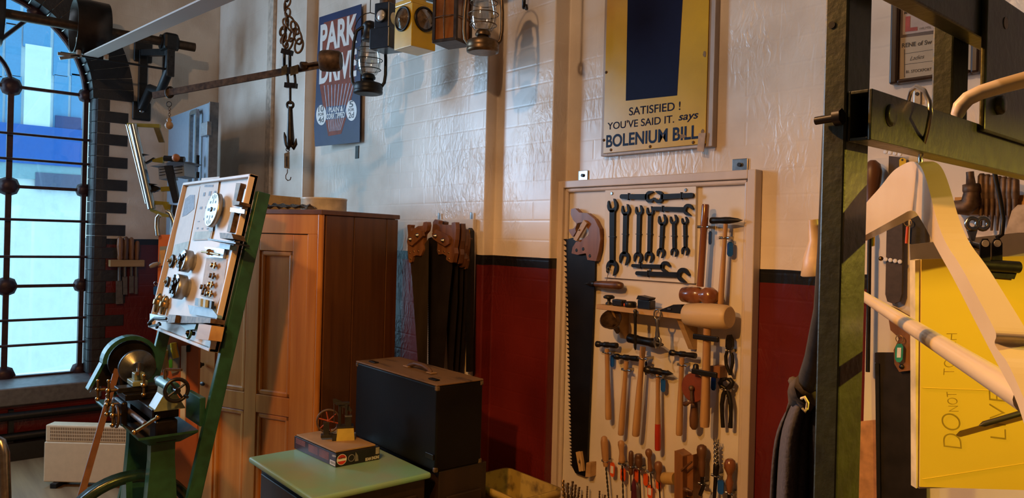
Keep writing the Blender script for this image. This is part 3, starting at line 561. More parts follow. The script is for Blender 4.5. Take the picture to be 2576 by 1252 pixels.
INK=mat('navy_ink',(.005,.006,.030),.6,var=.1,bump=0,spec=.12); WHT=mat('white_enamel',(.72,.70,.66),.3,var=.08,bump=0); BLK=mat('black_ink',(.015,.013,.012),.5,var=.1,bump=0)
def zP(x,y): return (1200+x/2.98,y/2.98)
# ================================================================ YELLOW ENAMEL SIGN
ysn=-.034; pl=((0,ysn,0),(0,-1,0))
sx0,sx1=PY(1517,385,ysn).x,PY(1776,300,ysn).x; sz0,sz1=PY(1517,386,ysn).z,2.78
sg=thing('enamel_sign','large yellow enamel advertising sign with navy lettering on back wall','sign',((sx0+sx1)/2,0,sz0))
M_SIGNY=mat('yellow_sign_enamel',(.62,.36,.008),.28,var=.12,scale=6,bump=.05,coat=.4)
B().box(((sx0+sx1)/2,ysn+.002,(sz0+sz1)/2),(sx1-sx0,.004,sz1-sz0)).obj('sign_plate',M_SIGNY,sg,bevel=.001,seg=1)
M_BATT=mat('grey_white_batten',(.45,.38,.33),.5,var=.15,bump=.1,stretch=(1,1,.2))
for x0,x1 in((sx0-.017,sx0+.02),(sx1-.004,sx1+.024)): B().box(((x0+x1)/2,-.0145,(sz0+sz1)/2),(x1-x0,.028,sz1-sz0+.02)).obj('side_batten',M_BATT,sg,bevel=.002)
B().box(((sx0+sx1)/2,-.0145,sz0+.005),(sx1-sx0,.027,.03)).obj('bottom_batten',M_BATT,sg)
pts=[zP(*q) for q in((1150,-60),(1560,-60),(1500,330),(1470,480),(1490,690),(1150,740),(1120,560))]
B().plate([zP(1130,-60),zP(1545,-60),zP(1500,715),zP(1115,755)],ysn-.0006,.0005).obj('plain_navy_panel',INK,sg)
text('SATISFIED !',zP(1140,865),zP(1525,822),20,pl,INK,sg,off=.008)
text("YOU'VE SAID IT.",zP(978,972),zP(1478,918),18,pl,INK,sg,off=.008)
text('says',zP(1510,903),zP(1660,885),19,pl,INK,sg,off=.012,shear=.25)
text('BOLENIUM BILL',zP(968,1103),zP(1658,1035),31,pl,mat('dark_blue_ink',(.005,.014,.05),.5,var=.1,bump=0,spec=.15),sg,off=.024)
b=B(); b.plate([zP(1662,998),zP(1714,995),zP(1698,1138),zP(1648,1130)],ysn-.003,.002); b.obj('paper_tape',mat('brown_tape',(.45,.30,.17),.6),sg)
b=B()
for p in((1003,1123),(1297,1098),(1620,1067),(950,1050),(968,542)):
    c=PY(*zP(*p),ysn-.001); b.lathe(c,(0,-1,0),[(.006,0),(.005,.002),(0,.003)],8)
b.obj('screw',M_RUST,sg)
for q in((1705,405,18,30),(1690,985,14,24),(1540,1020,30,20),(1395,1015,10,14),(1500,1005,8,20)):
    x,y,w_,h_=q; n=9; B().plate([zP(x+w_*math.cos(6.283*i/n)*random.uniform(.5,1),y+h_*math.sin(6.283*i/n)*random.uniform(.5,1)) for i in range(n)],ysn-.0012,.0004).obj('chip',mat('chipped_rust',(.25,.15,.06),.7),sg)
# ================================================================ BLUE ENAMEL SIGN
def zQ(x,y): return (600+x/2.98,y/2.98)
p0=PY(905,357,-.165); nP=Vector((.150,-.9887,0)); plP=(p0,nP); back=-nP
ps=thing('enamel_sign','narrow navy enamel cigarette sign with chipped edges behind the hanging lantern','sign',tuple(p0))
M_SIGNB=mat('navy_sign_enamel',(.008,.016,.085),.45,var=.3,scale=5,bump=.06,spec=.25)
q=[zQ(*a) for a in((605,130),(920,30),(912,700),(908,1065),(573,1098),(566,945),(580,700),(590,420))]
b=B(); b.plank(q,plP,back*.004); b.obj('sign_plate',M_SIGNB,ps)
MBR=mat('brown_print',(.24,.05,.018),.55,var=.2,bump=0,spec=.2)
b=B(); b.plank([zQ(*a) for a in((640,170),(880,100),(868,640),(838,780),(770,1003),(672,1020),(610,650),(618,400))],(p0+nP*.0006,nP),back*.0004); b.obj('cigarette_fan',MBR,ps)
b=B()
for i in range(9):
    t=i/8; a=(640+220*t,640-20*t); c=(680+80*t,985-10*t)
    b.plank([zQ(*a),zQ(a[0]+5,a[1]),zQ(c[0]+3,c[1]),zQ(*c)],(p0+nP*.001,nP),back*.0003)
b.obj('white_line',mat('pale_blue_print',(.35,.42,.55),.3,bump=0),ps)
text('PARK',zQ(612,388),zQ(892,308),66,plP,WHT,ps,off=.035,lift=.0018)
text('DRIVE',zQ(606,624),zQ(885,560),62,plP,WHT,ps,off=.035,lift=.0018)
b=B()
b.plank([zQ(655,800),zQ(805,785),zQ(805,880),zQ(655,900)],(p0+nP*.0008,nP),back*.0003); b.obj('blue_label',M_SIGNB,ps)
text('PLAIN &',zQ(678,842),zQ(785,832),12,plP,WHT,ps,off=.02,lift=.0018)
text('CORK TIPPED',zQ(660,893),zQ(797,878),13,plP,WHT,ps,off=.02,lift=.0018)
for (cx_,cy_,rx,ry,ls) in((620,862,38,76,('10','FOR','4d')),(846,828,40,77,('5','FOR','2d'))):
    b=B(); b.plank([zQ(cx_+rx*math.cos(6.2832*i/28),cy_+ry*math.sin(6.2832*i/28)) for i in range(28)],(p0+nP*.0012,nP),back*.0004); b.obj('price_oval',WHT,ps)
    for j,(s,w_,h_,dy) in enumerate(((ls[0],15 if len(ls[0])<2 else 20,15,-22),(ls[1],22,7,8),(ls[2],20,14,58))):
        text(s,zQ(cx_-w_,cy_+dy),zQ(cx_+w_,cy_+dy-6),h_,plP,BLK,ps,off=.012,lift=.002)
b=B(); b.plate([(894,367),(902,366),(901,398),(893,399)],s2-.004,.004); tag(b.obj('wall_plate',M_DKST),'tiny metal plate on wall under the navy sign','plate')
# ================================================================ LANTERNS ON A RAIL
yl_=-.43
rail=thing('lantern_rail','dark timber rail above the row of lanterns','rail',(-2.35,yl_,2.75))
B().box((-2.3,yl_,2.79),(1.8,.05,.07)).obj('beam',M_DKWOOD,rail)
for x in(-3.1,-1.6): B().bar((x,yl_,2.80),(x,-.12 if x<-2.6 else .01,2.80),.04,.05).obj('bracket_arm',M_BLACK,rail)
def hook(parent,p,ztop=2.755):
    B().tube([Vector((p.x,p.y,ztop)),p],.0025,6).obj('hanging_wire',M_BLACK,parent)
def hurricane(lab,u,vb,vt_px,m,gl,scale=1.0,y=yl_):
    p=PY(u,vb,y); k=ms(p)*scale; t=thing('hurricane_lantern',lab,'lantern',tuple(p),'hurricane lanterns on the rail')
    B().lathe(p,(0,0,1),[(k*30,0),(k*36,k*2),(k*36.5,k*8),(k*35,k*10),(k*36.5,k*13),(k*36,k*24),(k*33,k*27),(k*14,k*33),(k*12,k*40)],28).obj('tank',m,t)
    B().lathe(p,(0,0,1),[(k*17,k*38),(k*18,k*42),(k*14,k*50),(k*10,k*52)],18).obj('burner',m,t)
    B().lathe(p,(0,0,1),[(k*20,k*50),(k*27,k*62),(k*30,k*80),(k*28,k*100),(k*22,k*122),(k*17,k*135)],28,caps=False).obj('glass_globe',gl,t)
    B().lathe(p,(0,0,1),[(k*20,k*135),(k*21,k*140),(k*16,k*150),(k*15,k*168),(k*19,k*172),(k*12,k*182),(0,k*186)],20).obj('chimney',m,t)
    for s in(-1,1):
        pts=[p+(RT*s*x)*k+Vector((0,0,k*z)) for x,z in((33,20),(40,30),(42.5,50),(42,90),(39,130),(33,158),(20,168),(12,166))]
        B().tube(pts,k*4.2,8).obj('side_tube',m,t)
    b=B()
    for z,R in((62,30),(86,34),(112,31)): b.ring(p+Vector((0,0,k*z)),(0,0,1),k*R,k*1.2,24,5)
    b.obj('wire_guard',m,t)
    B().tube([p+RT*k*40*math.cos(a)+Vector((0,0,k*(150+55*math.sin(a)))) for a in [math.pi*i/10 for i in range(11)]],k*1.3,5).obj('bail',m,t)
    hook(t,p+Vector((0,0,k*205)),max(2.755,p.z+k*206)); return t
GL=glass('lantern_glass',(.80,.80,.78),.08,.30)
M_TIN=mat('dull_brassy_tin',(.20,.13,.07),.38,.8,var=.35,scale=30,bump=.12)
hurricane('dark wire guarded hurricane lantern hanging lowest, left of the other lamps',926,237,0,M_BLACK,GL,1.0)
hurricane('brassy hurricane lantern with clear globe, rightmost of hanging lamps',1214,133,0,M_TIN,GL,1.12)
def rbox(b,c,d,ang): return b.box(c,d,Matrix.Rotation(math.radians(50+ang),3,'Z'))
def axes(ang): a=math.radians(50+ang); return Vector((math.cos(a),math.sin(a),0)),Vector((-math.sin(a),math.cos(a),0))
# black signal lamp
p=PY(972,128,yl_); k=ms(p); ex,ey=axes(-28); t=thing('signal_lamp','small black railway signal lamp with pale round lens','lamp',tuple(p))
rbox(B(),p+Vector((0,0,k*26)),(k*62,k*62,k*52),-28).obj('lower_body',mat('black_lamp_enamel',(.010,.012,.022),.35,var=.3,bump=.2,coat=.2),t,bevel=.006)
rbox(B(),p+Vector((0,0,k*84)),(k*46,k*46,k*64),-28).obj('upper_body',MATS['black_lamp_enamel'],t,bevel=.005)
c=p+Vector((0,0,k*82))-ey*k*24; B().lathe(c,-ey,[(k*17,0),(k*17,k*4),(k*14,k*4)],20,caps=False).obj('lens_ring',M_BLACK,t)
B().lathe(c,-ey,[(k*15,0),(k*13,k*3),(0,k*5)],20).obj('lens',mat('milky_lens',(.62,.58,.52),.2,bump=0),t)
c=p+Vector((0,0,k*78))+ex*k*23; B().lathe(c,ex,[(k*16,0),(k*14,k*4),(0,k*6)],20).obj('lens',MATS['milky_lens'],t)
B().lathe(p+Vector((0,0,k*116)),(0,0,1),[(k*20,0),(k*20,k*14),(k*14,k*24),(k*6,k*28)],18).obj('chimney',M_RUST,t)
B().ring(p+Vector((0,0,k*148))-ex*k*18,ey,k*8,k*1.6,14,6).obj('carry_ring',M_DKST,t); hook(t,p+Vector((0,0,k*142)))
# yellow lamp
p=PY(1043,128,yl_); k=ms(p); A=-46; ex,ey=axes(A); t=thing('road_lamp','bright yellow square road lamp with two round glass lenses','lamp',tuple(p))
rbox(B(),p+Vector((0,0,k*53)),(k*74,k*74,k*106),A).obj('body',M_YEL,t,bevel=.003)
rbox(B(),p+Vector((0,0,k*112))-ey*k*4,(k*70,k*70,k*12),A).obj('roof',M_YEL,t,bevel=.004)
B().lathe(p+Vector((0,0,k*118)),(0,0,1),[(k*26,0),(k*26,k*20),(k*18,k*26)],20).obj('chimney',M_YEL,t)
ML=mat('brown_glass_lens',(.16,.10,.05),.08,var=.4,scale=60,bump=0,coat=1)
for nrm in(-ey,ex):
    c=p+Vector((0,0,k*72))+nrm*k*37; B().lathe(c,nrm,[(k*31,0),(k*31,k*4),(k*27,k*5),(k*27,k*1)],28,caps=False).obj('lens_ring',M_DKST,t)
    B().lathe(c,nrm,[(k*27,k*1),(k*24,k*5),(k*18,k*6),(k*17,k*8),(k*10,k*9),(k*9,k*11),(0,k*13)],28).obj('lens',ML,t)
hook(t,p+Vector((0,0,k*143)))
# amber lamp
p=PY(1137,113,yl_); k=ms(p); A=-30; ex,ey=axes(A); t=thing('amber_lamp','square metal lamp with amber glass panes and crossed wires','lamp',tuple(p))
MAM=mat('amber_glass',(.30,.10,.02),.12,var=.3,scale=10,bump=0,coat=.6); MFR=mat('tarnished_frame',(.07,.045,.03),.45,.7,var=.4,bump=.15)
B().add([],[]); rbox(B(),p+Vector((0,0,k*4)),(k*72,k*72,k*8),A).obj('base',MFR,t,bevel=.002); rbox(B(),p+Vector((0,0,k*122)),(k*72,k*72,k*8),A).obj('top',MFR,t,bevel=.002)
for i in(-1,1):
    for j in(-1,1): rbox(B(),p+ex*k*32*i+ey*k*32*j+Vector((0,0,k*63)),(k*8,k*8,k*112),A).obj('corner_post',MFR,t)
for nrm,sd in((-ey,ex),(ex,ey),(ey,ex),(-ex,ey)):
    c=p+nrm*k*31+Vector((0,0,k*63)); b=B(); b.bar(c-sd*k*29,c+sd*k*29,k*3,k*110); b.obj('amber_pane',MAM,t)
    b=B(); b.tube([c-sd*k*30+nrm*k*4,c+nrm*k*8,c+sd*k*30+nrm*k*4],k*1.2,5); b.tube([c-Vector((0,0,k*55))+nrm*k*4,c+nrm*k*8,c+Vector((0,0,k*55))+nrm*k*4],k*1.2,5); b.obj('guard_wire',M_RUST,t)
B().lathe(p+Vector((0,0,k*126)),(0,0,1),[(k*24,0),(k*22,k*14),(k*10,k*20)],18).obj('chimney',MFR,t); hook(t,p+Vector((0,0,k*146)))
p=PY(1318,6,yl_); b=B(); b.ring(p,RT,.018,.007,16,8); b.tube([p+Vector((0,0,.018)),Vector((p.x,p.y,2.755))],.004,6); b.tube([p+Vector((.012,0,-.012)),p+Vector((.016,0,-.03))],.006,8); tag(b.obj('iron_hook',M_BLACK),'black iron ring hook hanging right of the lanterns','hook')
# ================================================================ PANEL SAWS BEHIND THE CASE
def z3(x,y): return (780+x/5.855,500+y/5.855)
zb_=.98
pr_=PY(1187,700,s2-.022).x; pl_=PY(1075,600,s2-.022).x; zt=PY(1187,551,s2-.022).z
t=thing('saw_board','narrow cream board holding hand saws beside the wardrobe','board',((pl_+pr_)/2,s2,zb_)); B().box(((pl_+pr_)/2,s2-.012,(zt+.55)/2),(pr_-pl_,.022,zt-.55)).obj('back_panel',M_CREAM,t,bevel=.002)
for u in(1100,1181): q=PY(u,548,s2-.02); B().box((q.x,s2-.012,zt+.012),(.014,.003,.04)).obj('hanging_plate',M_STEEL,t,bevel=.004)
MBL=mat('aged_saw_blade',(.11,.085,.055),.45,.7,var=.35,scale=9,bump=.08,stretch=(1,1,.3)); MBL2=mat('dark_saw_blade',(.035,.028,.024),.45,.6,var=.3,scale=9,bump=.08)
def psaw(lab,hpts,bpts,y,bm,plate=None,nuts=(),riv=(),hm=None,toothed=False):
    o=thing('hand_saw',lab,'saw',tuple(PY(*bpts[0],y)),'hand saws beside the wardrobe')
    b=B(); b.plate(bpts,y,.002); b.obj('blade',bm,o)
    b=B(); b.plate([z3(*a) for a in hpts],y-.01,.022); h=b.obj('handle',hm or M_MIDWOOD,o,bevel=.005,seg=2)
    if plate:
        b=B(); b.plate([z3(*a) for a in plate],y-.024,.012); q=b.obj('clamp_plate',hm or M_MIDWOOD,o,bevel=.002)
        for n_ in nuts:
            c=PY(*z3(*n_),y-.026); B().lathe(c,(0,-1,0),[(.010,0),(.010,.003),(.005,.004),(.005,.012),(0,.013)],12).obj('wing_nut',M_STEEL,q)
    for n_ in riv: c=PY(*z3(*n_),y-.011); B().lathe(c,(0,-1,0),[(.005,0),(.004,.0015),(0,.002)],10).obj('rivet',M_BRASS,h)
    return o
H1=[(1430,390),(1445,378),(1490,380),(1480,430),(1490,480),(1530,440),(1590,400),(1660,395),(1670,345),(1720,335),(1730,390),(1715,470),(1670,520),(1660,680),(1670,750),(1630,840),(1560,830),(1520,850),(1500,930),(1460,945),(1445,860),(1437,760),(1440,690),(1425,630),(1445,540)]
H2=[(1810,340),(1840,300),(1895,320),(1890,370),(1960,385),(2040,380),(2080,430),(2085,350),(2140,340),(2150,440),(2140,600),(2120,720),(2130,800),(2100,940),(2060,935),(2000,890),(2010,840),(1960,810),(1890,820),(1870,760),(1880,660),(1820,560),(1800,480)]
def tooth(u0,v0,u1,v1,n,a=1.6):
    r=[]
    for i in range(n): t=i/n; u=u0+(u1-u0)*t; v=v0+(v1-v0)*t; dv=(v1-v0)/n; r+=[(u,v),(u-a,v+dv*.5)]
    return r+[(u1,v1)]
psaw('hand saw with pale bronzed blade, leftmost on the saw board',H1,[(1033,655),(1048,640),(1078,600),(1077,700),(1073,935)]+[(1053,935)],-.31,MBL,[(1440,590),(1600,450),(1650,470),(1662,545),(1500,690),(1440,660)],((1480,595),(1585,535)),((1470,795),(1525,773),(1595,770),(1478,880)))
psaw('hand saw with dark wide blade and clamped handle, in front on the saw board',H2,tooth(1078,930,1077,600,60,1.2)+[(1085,596),(1136,640),(1137,675),(1128,760),(1115,935)],-.27,MBL2,[(1830,460),(1860,450),(2020,540),(2050,590),(2045,660),(1980,700),(1810,590),(1795,510)],((1850,545),(1960,610)),((1893,770),(1975,775),(2040,795),(2042,880)))
sh=lambda pts,dx,dy,s=1:[(1975+(x-1975)*s+dx,600+(y-600)*s+dy) for x,y in pts]
psaw('hand saw third along, mostly hidden behind two front saws',sh(H2,90,20),[(1120,640),(1152,640),(1150,760),(1138,935),(1126,935)],-.235,MBL2,hm=M_DKWOOD)
psaw('dark hand saw fourth along on the saw board',sh(H2,150,90,.95),[(1140,640),(1166,640),(1163,760),(1152,935),(1140,935)],-.21,MBL2,hm=M_DKWOOD)
psaw('narrow dark hand saw fifth along near right edge of saw board',sh(H2,205,130,.9),[(1158,640),(1176,640),(1174,760),(1163,935),(1153,935)],-.192,MBL2,hm=M_DKWOOD)
b=B(); b.plate([(1174,590),(1179,573),(1184,580),(1185,620),(1182,935),(1172,935)],-.19,.02); t=tag(b.obj('long_file',M_BLACK),'long black strip tool with yellow mark at right end of saw board','tool'); b=B(); b.plate([(1176,578),(1181,577),(1182,600),(1177,601)],-.1925,.002); b.obj('yellow_mark',M_YEL,t)
# ================================================================ WARDROBE
wc=PD(808,600,3.2); wc.z=0; uf=Vector((-.906,-.423,0)).normalized(); ud=Vector((-uf.y,uf.x,0)); ud=ud if ud.y>0 else -ud; nf=-ud
wt=PD(808,527,3.2).z; WW,WD=.84,.6
wd=thing('wardrobe','tall orange brown pine wardrobe with panelled door standing angled to wall','wardrobe',tuple(wc))
MW=wood('orange_pine',(.60,.26,.055),(.44,.16,.028),.36,scale=7,coat=.25); MWS=wood('shade_darkened_pine',(.15,.058,.016),(.085,.03,.008),.42,scale=7)  # second wood: same pine as the door, darkened to paint in side shade
def wbox(a0,a1,d0,d1,h0,h1,name,m,bevel=.002,par=None):
    p=[wc+uf*a+ud*d+Vector((0,0,h)) for h in(h0,h1) for a,d in((a0,d0),(a0,d1),(a1,d1),(a1,d0))]
    return B().hexa(p).obj(name,m,par or wd,bevel=bevel,seg=2)
def wf(u,v): p=PN(u,v,wc,nf); return (p-wc).dot(uf),p.z
ax=[wf(u,800)[0] for u in(808,792,770,724,646,642,613,610)]
dR=wf(770,700)[0]; dL=WW-.055; pr0=wf(725,985)[0]; pr1=wf(646,985)[0]; mu0,mu1=wf(642,985)[0],wf(612,985)[0]; pl0=mu1+.005; pl1=pl0+(pr1-pr0)
hTop=wf(720,587)[1]; hU1=wf(724,632)[1]; hU0=wf(724,1003)[1]; hL1=wf(724,1050)[1]; hL0=.22; hBot=.09
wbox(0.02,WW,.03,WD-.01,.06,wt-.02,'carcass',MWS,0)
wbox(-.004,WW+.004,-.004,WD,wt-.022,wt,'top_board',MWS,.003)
wbox(.012,WW,0,.03,hTop,wt-.022,'top_rail',MW); wbox(.012,WW,0,.03,0,hBot,'plinth',MW)
wbox(.022,dR-.003,0,.03,hBot,hTop,'stile',MW); wbox(dL+.003,WW,0,.03,hBot,hTop,'stile',MW)
B().cyl(wc+uf*.012+ud*.012+Vector((0,0,.0)),wc+uf*.012+ud*.012+Vector((0,0,wt-.02)),.014,n=16).obj('corner_bead',MW,wd)
door=wbox(dR,pr0,.006,.03,hBot+.003,hTop-.004,'door',MW); 
def dp(*a): return wbox(*a[:-1],a[-1],MW,.002,door)
dp(mu0,mu1,.006,.03,hBot+.003,hTop-.004,'door_mullion'); dp(pl1,dL,.006,.03,hBot+.003,hTop-.004,'door_stile')
for a0,a1 in((pr0,mu0),(mu1,pl1)):
    for h0,h1 in((hU1,hTop-.004),(hL1,hU0),(hBot+.003,hL0)): dp(a0,a1,.006,.03,h0,h1,'door_rail')
    for h0,h1 in((hU0,hU1),(hL0,hL1)):
        dp(a0,a1,.020,.03,h0,h1,'door_panel')
        m_=.024
        for q in((a0,a1,h1-m_,h1),(a0,a1,h0,h0+m_),(a0,a0+m_,h0,h1),(a1-m_,a1,h0,h1)): wbox(q[0],q[1],.010,.024,q[2],q[3],'panel_moulding',MW,.009,door)
kp=PN(511,916,wc,nf); B().lathe(kp,nf,[(.008,0),(.008,.012),(.015,.018),(.016,.026),(.010,.032),(0,.033)],16).obj('knob',M_BLACK,door)
kp=PN(509,965,wc,nf); B().lathe(kp,nf,[(.010,0),(.009,.002),(0,.003)],12,sq=1.6).obj('keyhole_plate',M_BLACK,door)
# planked side
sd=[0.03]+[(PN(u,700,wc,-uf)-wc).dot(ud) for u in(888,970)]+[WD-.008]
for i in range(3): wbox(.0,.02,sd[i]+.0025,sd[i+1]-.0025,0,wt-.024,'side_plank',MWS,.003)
# things on the wardrobe
p=PZ(790,520,wt); p=wc+uf*.10+ud*.28; p.z=wt
c=wc+uf*.17+ud*.22; c.z=wt; t=thing('round_tin','shallow round cream tin on top of wardrobe','tin',tuple(c)); B().lathe(c,(0,0,1),[(.104,0),(.105,.002),(.105,.053),(.107,.055),(.107,.062),(.100,.062),(.100,.006),(0,.006)],36).obj('wall',mat('cream_tin',(.72,.64,.50),.35,var=.2,scale=25,bump=.05),t)
b=B(); random.seed(3); g=[]; 
c0=wc+uf*.27+ud*.07; c0.z=wt+.003
nx,ny=14,7
for i in range(nx+1):
    for j in range(ny+1):
        x=(i/nx-.5)*.30; y=(j/ny-.5)*.09; z=.020*abs(math.sin(i*1.3+j*.7))*math.exp(-((j/ny-.5)*2.2)**2)+.012*random.random()
        g.append(c0-uf*x+ud*y+Vector((0,0,z)))
fs=[(i*(ny+1)+j,(i+1)*(ny+1)+j,(i+1)*(ny+1)+j+1,i*(ny+1)+j+1) for i in range(nx) for j in range(ny)]
b.add(g,fs,True); o=b.obj('plastic_sheet',glass('cloudy_plastic',(.62,.52,.40),.2,.35)); o.modifiers.new('solid','SOLIDIFY').thickness=.001; tag(o,'crumpled clear plastic packing sheet on top of wardrobe','plastic sheet')
c=wc+uf*.42+ud*.22; bb=B()
def wb2(b,a0,a1,d0,d1,h0,h1): return b.hexa([wc+uf*a+ud*d+Vector((0,0,wt+h)) for h in(h0,h1) for a,d in((a0,d0),(a0,d1),(a1,d1),(a1,d0))])
t=thing('wooden_tray','yellow wooden tray with raised rims on top of wardrobe','tray',tuple(wc+uf*.5+ud*.3+Vector((0,0,wt)))); MT=wood('yellow_pine',(.55,.33,.08),(.42,.23,.05),.5,axis='x')
wb2(B(),.44,.82,.12,.55,.002,.012).obj('base',MT,t)
for q in((.44,.82,.12,.135,.012,.05),(.44,.82,.535,.55,.012,.085),(.44,.455,.135,.535,.012,.075),(.805,.82,.135,.535,.012,.06)): wb2(B(),*q).obj('rim',MT,t,bevel=.002)
# ================================================================ GREEN-TOPPED CABINET, CASE, MODEL
t=thing('side_cabinet','low dark wooden cabinet with pale green painted top','cabinet',(-2.49,-.92,0))
MGT=mat('pale_green_paint',(.17,.38,.27),.42,var=.3,scale=4,bump=.06,bscale=50,col2=(.24,.30,.19),thr=(.35,.62),coat=.15)
B().box((-2.492,-.92,.739),(.555,.46,.022)).obj('green_top',MGT,t,bevel=.009,seg=3)
MDC=wood('near_black_wood',(.026,.014,.009),(.012,.007,.005),.45,scale=5)
B().box((-2.492,-.905,.38),(.50,.41,.70)).obj('carcass',MDC,t,bevel=.004)
for x in(-2.7,-2.28):
    for y in(-1.08,-.73): B().box((x,y,.015),(.05,.05,.03)).obj('foot',MDC,t)
dr=B().box((-2.492,-1.117,.63),(.43,.016,.14)).obj('drawer',MDC,t,bevel=.004); B().ball((-2.492,-1.135,.63),.015,12).obj('knob',M_BLACK,dr)
dd=B().box((-2.492,-1.117,.30),(.43,.016,.42)).obj('door',MDC,t,bevel=.004); B().ball((-2.66,-1.135,.33),.012,12).obj('knob',M_BLACK,dd)
B().box((-2.236,-.905,.40),(.012,.33,.55)).obj('side_panel',MDC,t,bevel=.004)
t=thing('low_chest','dark low chest under the black case','chest',(-2.52,-.5,0)); B().box((-2.52,-.545,.374),(.60,.22,.742)).obj('body',MDC,t,bevel=.004); B().box((-2.214,-.545,.40),(.012,.16,.5)).obj('panel',MDC,t,bevel=.003)
t=thing('black_case','worn black box case with leather handle beside green cabinet top','case',(-2.515,-.575,.748))
M_CASE=mat('worn_black_leathercloth',(.004,.0035,.003),.45,var=.4,scale=6,bump=.12,bscale=80,spec=.22); M_CTOP=mat('scuffed_brown_lid',(.17,.10,.045),.55,var=.3,scale=14,bump=.15,bscale=60,col2=(.05,.03,.015),thr=(.25,.45),stretch=(.5,2,1))
B().box((-2.516,-.573,.748+.155),(.606,.21,.31)).obj('body',M_CASE,t,bevel=.006,seg=2)
lid=B().box((-2.516,-.573,.748+.314),(.61,.214,.007)).obj('lid',M_CTOP,t,bevel=.003)
b=B(); hx=-2.49; b.tube([(hx-.085,-.575,1.068),(hx-.07,-.575,1.078),(hx-.03,-.575,1.088),(hx+.03,-.575,1.088),(hx+.07,-.575,1.078),(hx+.085,-.575,1.068)],[.008,.009,.010,.010,.009,.008],8); b.obj('handle',wood('handle_leather',(.12,.065,.03),(.06,.03,.015)),t)
for s in(-1,1): B().box((hx+s*.085,-.575,1.069),(.04,.028,.006)).obj('handle_plate',mat('tan_leather',(.33,.20,.08),.5),t,bevel=.003)
for x in(-2.74,-2.29): B().box((x,-.64,1.069),(.05,.02,.004)).obj('catch',M_DKST,t,bevel=.001)
for x in(-2.816,-2.216):
    for y in(-.676,-.47):
        for z in(.755,1.05): B().box((x+(.003 if x<-2.5 else -.003),y+(.003 if y<-.6 else -.003),z),(.016,.016,.018)).obj('corner_cap',mat('scuffed_corner',(.16,.11,.06),.5,var=.5,scale=90),t,bevel=.004)
B().box((-2.245,-.682,.80),(.05,.004,.02)).obj('side_clasp',M_DKST,t,bevel=.001)
# kit box
def z4(x,y): return (600+x/4.025,1080+y/4.025)
zt_=.7505; n0,l0,r0=PZ(844.7,1175.6,zt_),PZ(740,1127,zt_),PZ(955,1154.5,zt_); vx=(l0-n0); vy=(r0-n0); hh=ms(n0)*34
kb=thing('model_kit_box','dark maroon model kit box carrying the beam engine model','box',tuple(n0))
MK=mat('maroon_card',(.055,.010,.012),.45,var=.4,scale=20,bump=.03); MKB=mat('black_card',(.012,.010,.011),.4,var=.3,bump=.02)
Z=Vector((0,0,1)); B().hexa([n0,n0+vx,n0+vx+vy,n0+vy]+[q+Z*hh for q in(n0,n0+vx,n0+vx+vy,n0+vy)]).obj('card_box',MKB,kb,bevel=.001,seg=1)
nl=vx.cross(Z).normalized(); nl=nl if nl.dot(CAM-n0)>0 else -nl; nr=vy.cross(Z).normalized(); nr=nr if nr.dot(CAM-n0)>0 else -nr
def side(o,d,n,a0,a1,b0,b1,m,name,lift=.0006): return B().prism([o+d*a+Z*hh*h+n*lift for a,h in((a0,b0),(a1,b0),(a1,b1),(a0,b1))],-n*.0005).obj(name,m,kb)
side(n0,vx,nl,.02,.97,.04,.96,MK,'side_print')
for i in range(6): side(n0,vx,nl,.72,.96,.50+.07*i,.535+.07*i,mat('pinkish_print',(.28,.09,.07),.5,bump=0),'text_block',.0009)
for j in range(2):
    for i in range(7): side(n0,vx,nl,.16+.26*j,.38+.26*j,.30+.085*i,.35+.085*i,MATS['pinkish_print'],'text_block',.0009)
side(n0,vx,nl,.01,.13,.08,.42,WHT,'barcode_label',.0010)
for i in range(6): side(n0,vx,nl,.02+.017*i,.027+.017*i,.16,.36,BLK,'barcode_bar',.0014)
c=n0+vy*.125+Z*hh*.52+nr*.0006; 
B().lathe(c,nr,[(hh*.40,0),(hh*.40,.0006)],28).obj('logo_disc',WHT,kb); B().lathe(c,nr,[(hh*.36,.0002),(hh*.36,.0010)],28).obj('logo_red',mat('logo_red',(.55,.03,.015),.4,bump=0),kb)
ev=vy.normalized(); B().prism([c+ev*a*hh*.36+Z*hh*q+nr*.0014 for a,q in((-1,-.10),(1,-.10),(1,.10),(-1,.10))],nr*.0003).obj('logo_band',WHT,kb)
plk=(n0,nr); text('AIRFIX',z4(1012,303),z4(1082,290),4.2,plk,BLK,kb,off=.02,lift=.0025)
text('BEAM ENGINE',z4(1283,318),z4(1423,288),7.5,plk,WHT,kb,off=.02,lift=.0012)
text('NEW',z4(952,272),z4(990,282),5,(n0,nl),WHT,kb,off=.015,lift=.0014)
side(n0,vy,nr,.90,.985,.45,.95,mat('grey_label',(.35,.33,.30),.5,bump=0),'age_label',.0008)
b=B(); c=n0+vy*.42+Z*hh*.5+nr*.0008
b.ring(c-ev*hh*.28,nr,hh*.25,hh*.03,16,4); b.prism([c+ev*a+Z*q for a,q in((0,-hh*.3),(hh*.3,-hh*.3),(hh*.25,hh*.1),(hh*.05,hh*.4))],nr*.0003); b.obj('engine_picture',mat('grey_print',(.22,.21,.20),.5,bump=0),kb)
zk=n0+Z*(hh+.0012); bd=thing('brown_card_sheet','brown card base under the beam engine model','base board',tuple(zk)); m0=.04
f=lambda a,b_,h:zk+vx*a+vy*b_+Z*h
B().hexa([f(a,b_,h) for h in(0,.006) for a,b_ in((.03,.02),(.97,.02),(.97,.93),(.03,.93))]).obj('board',mat('brown_card',(.36,.22,.10),.7,var=.15,scale=10,bump=.04),bd,bevel=.001,seg=1)
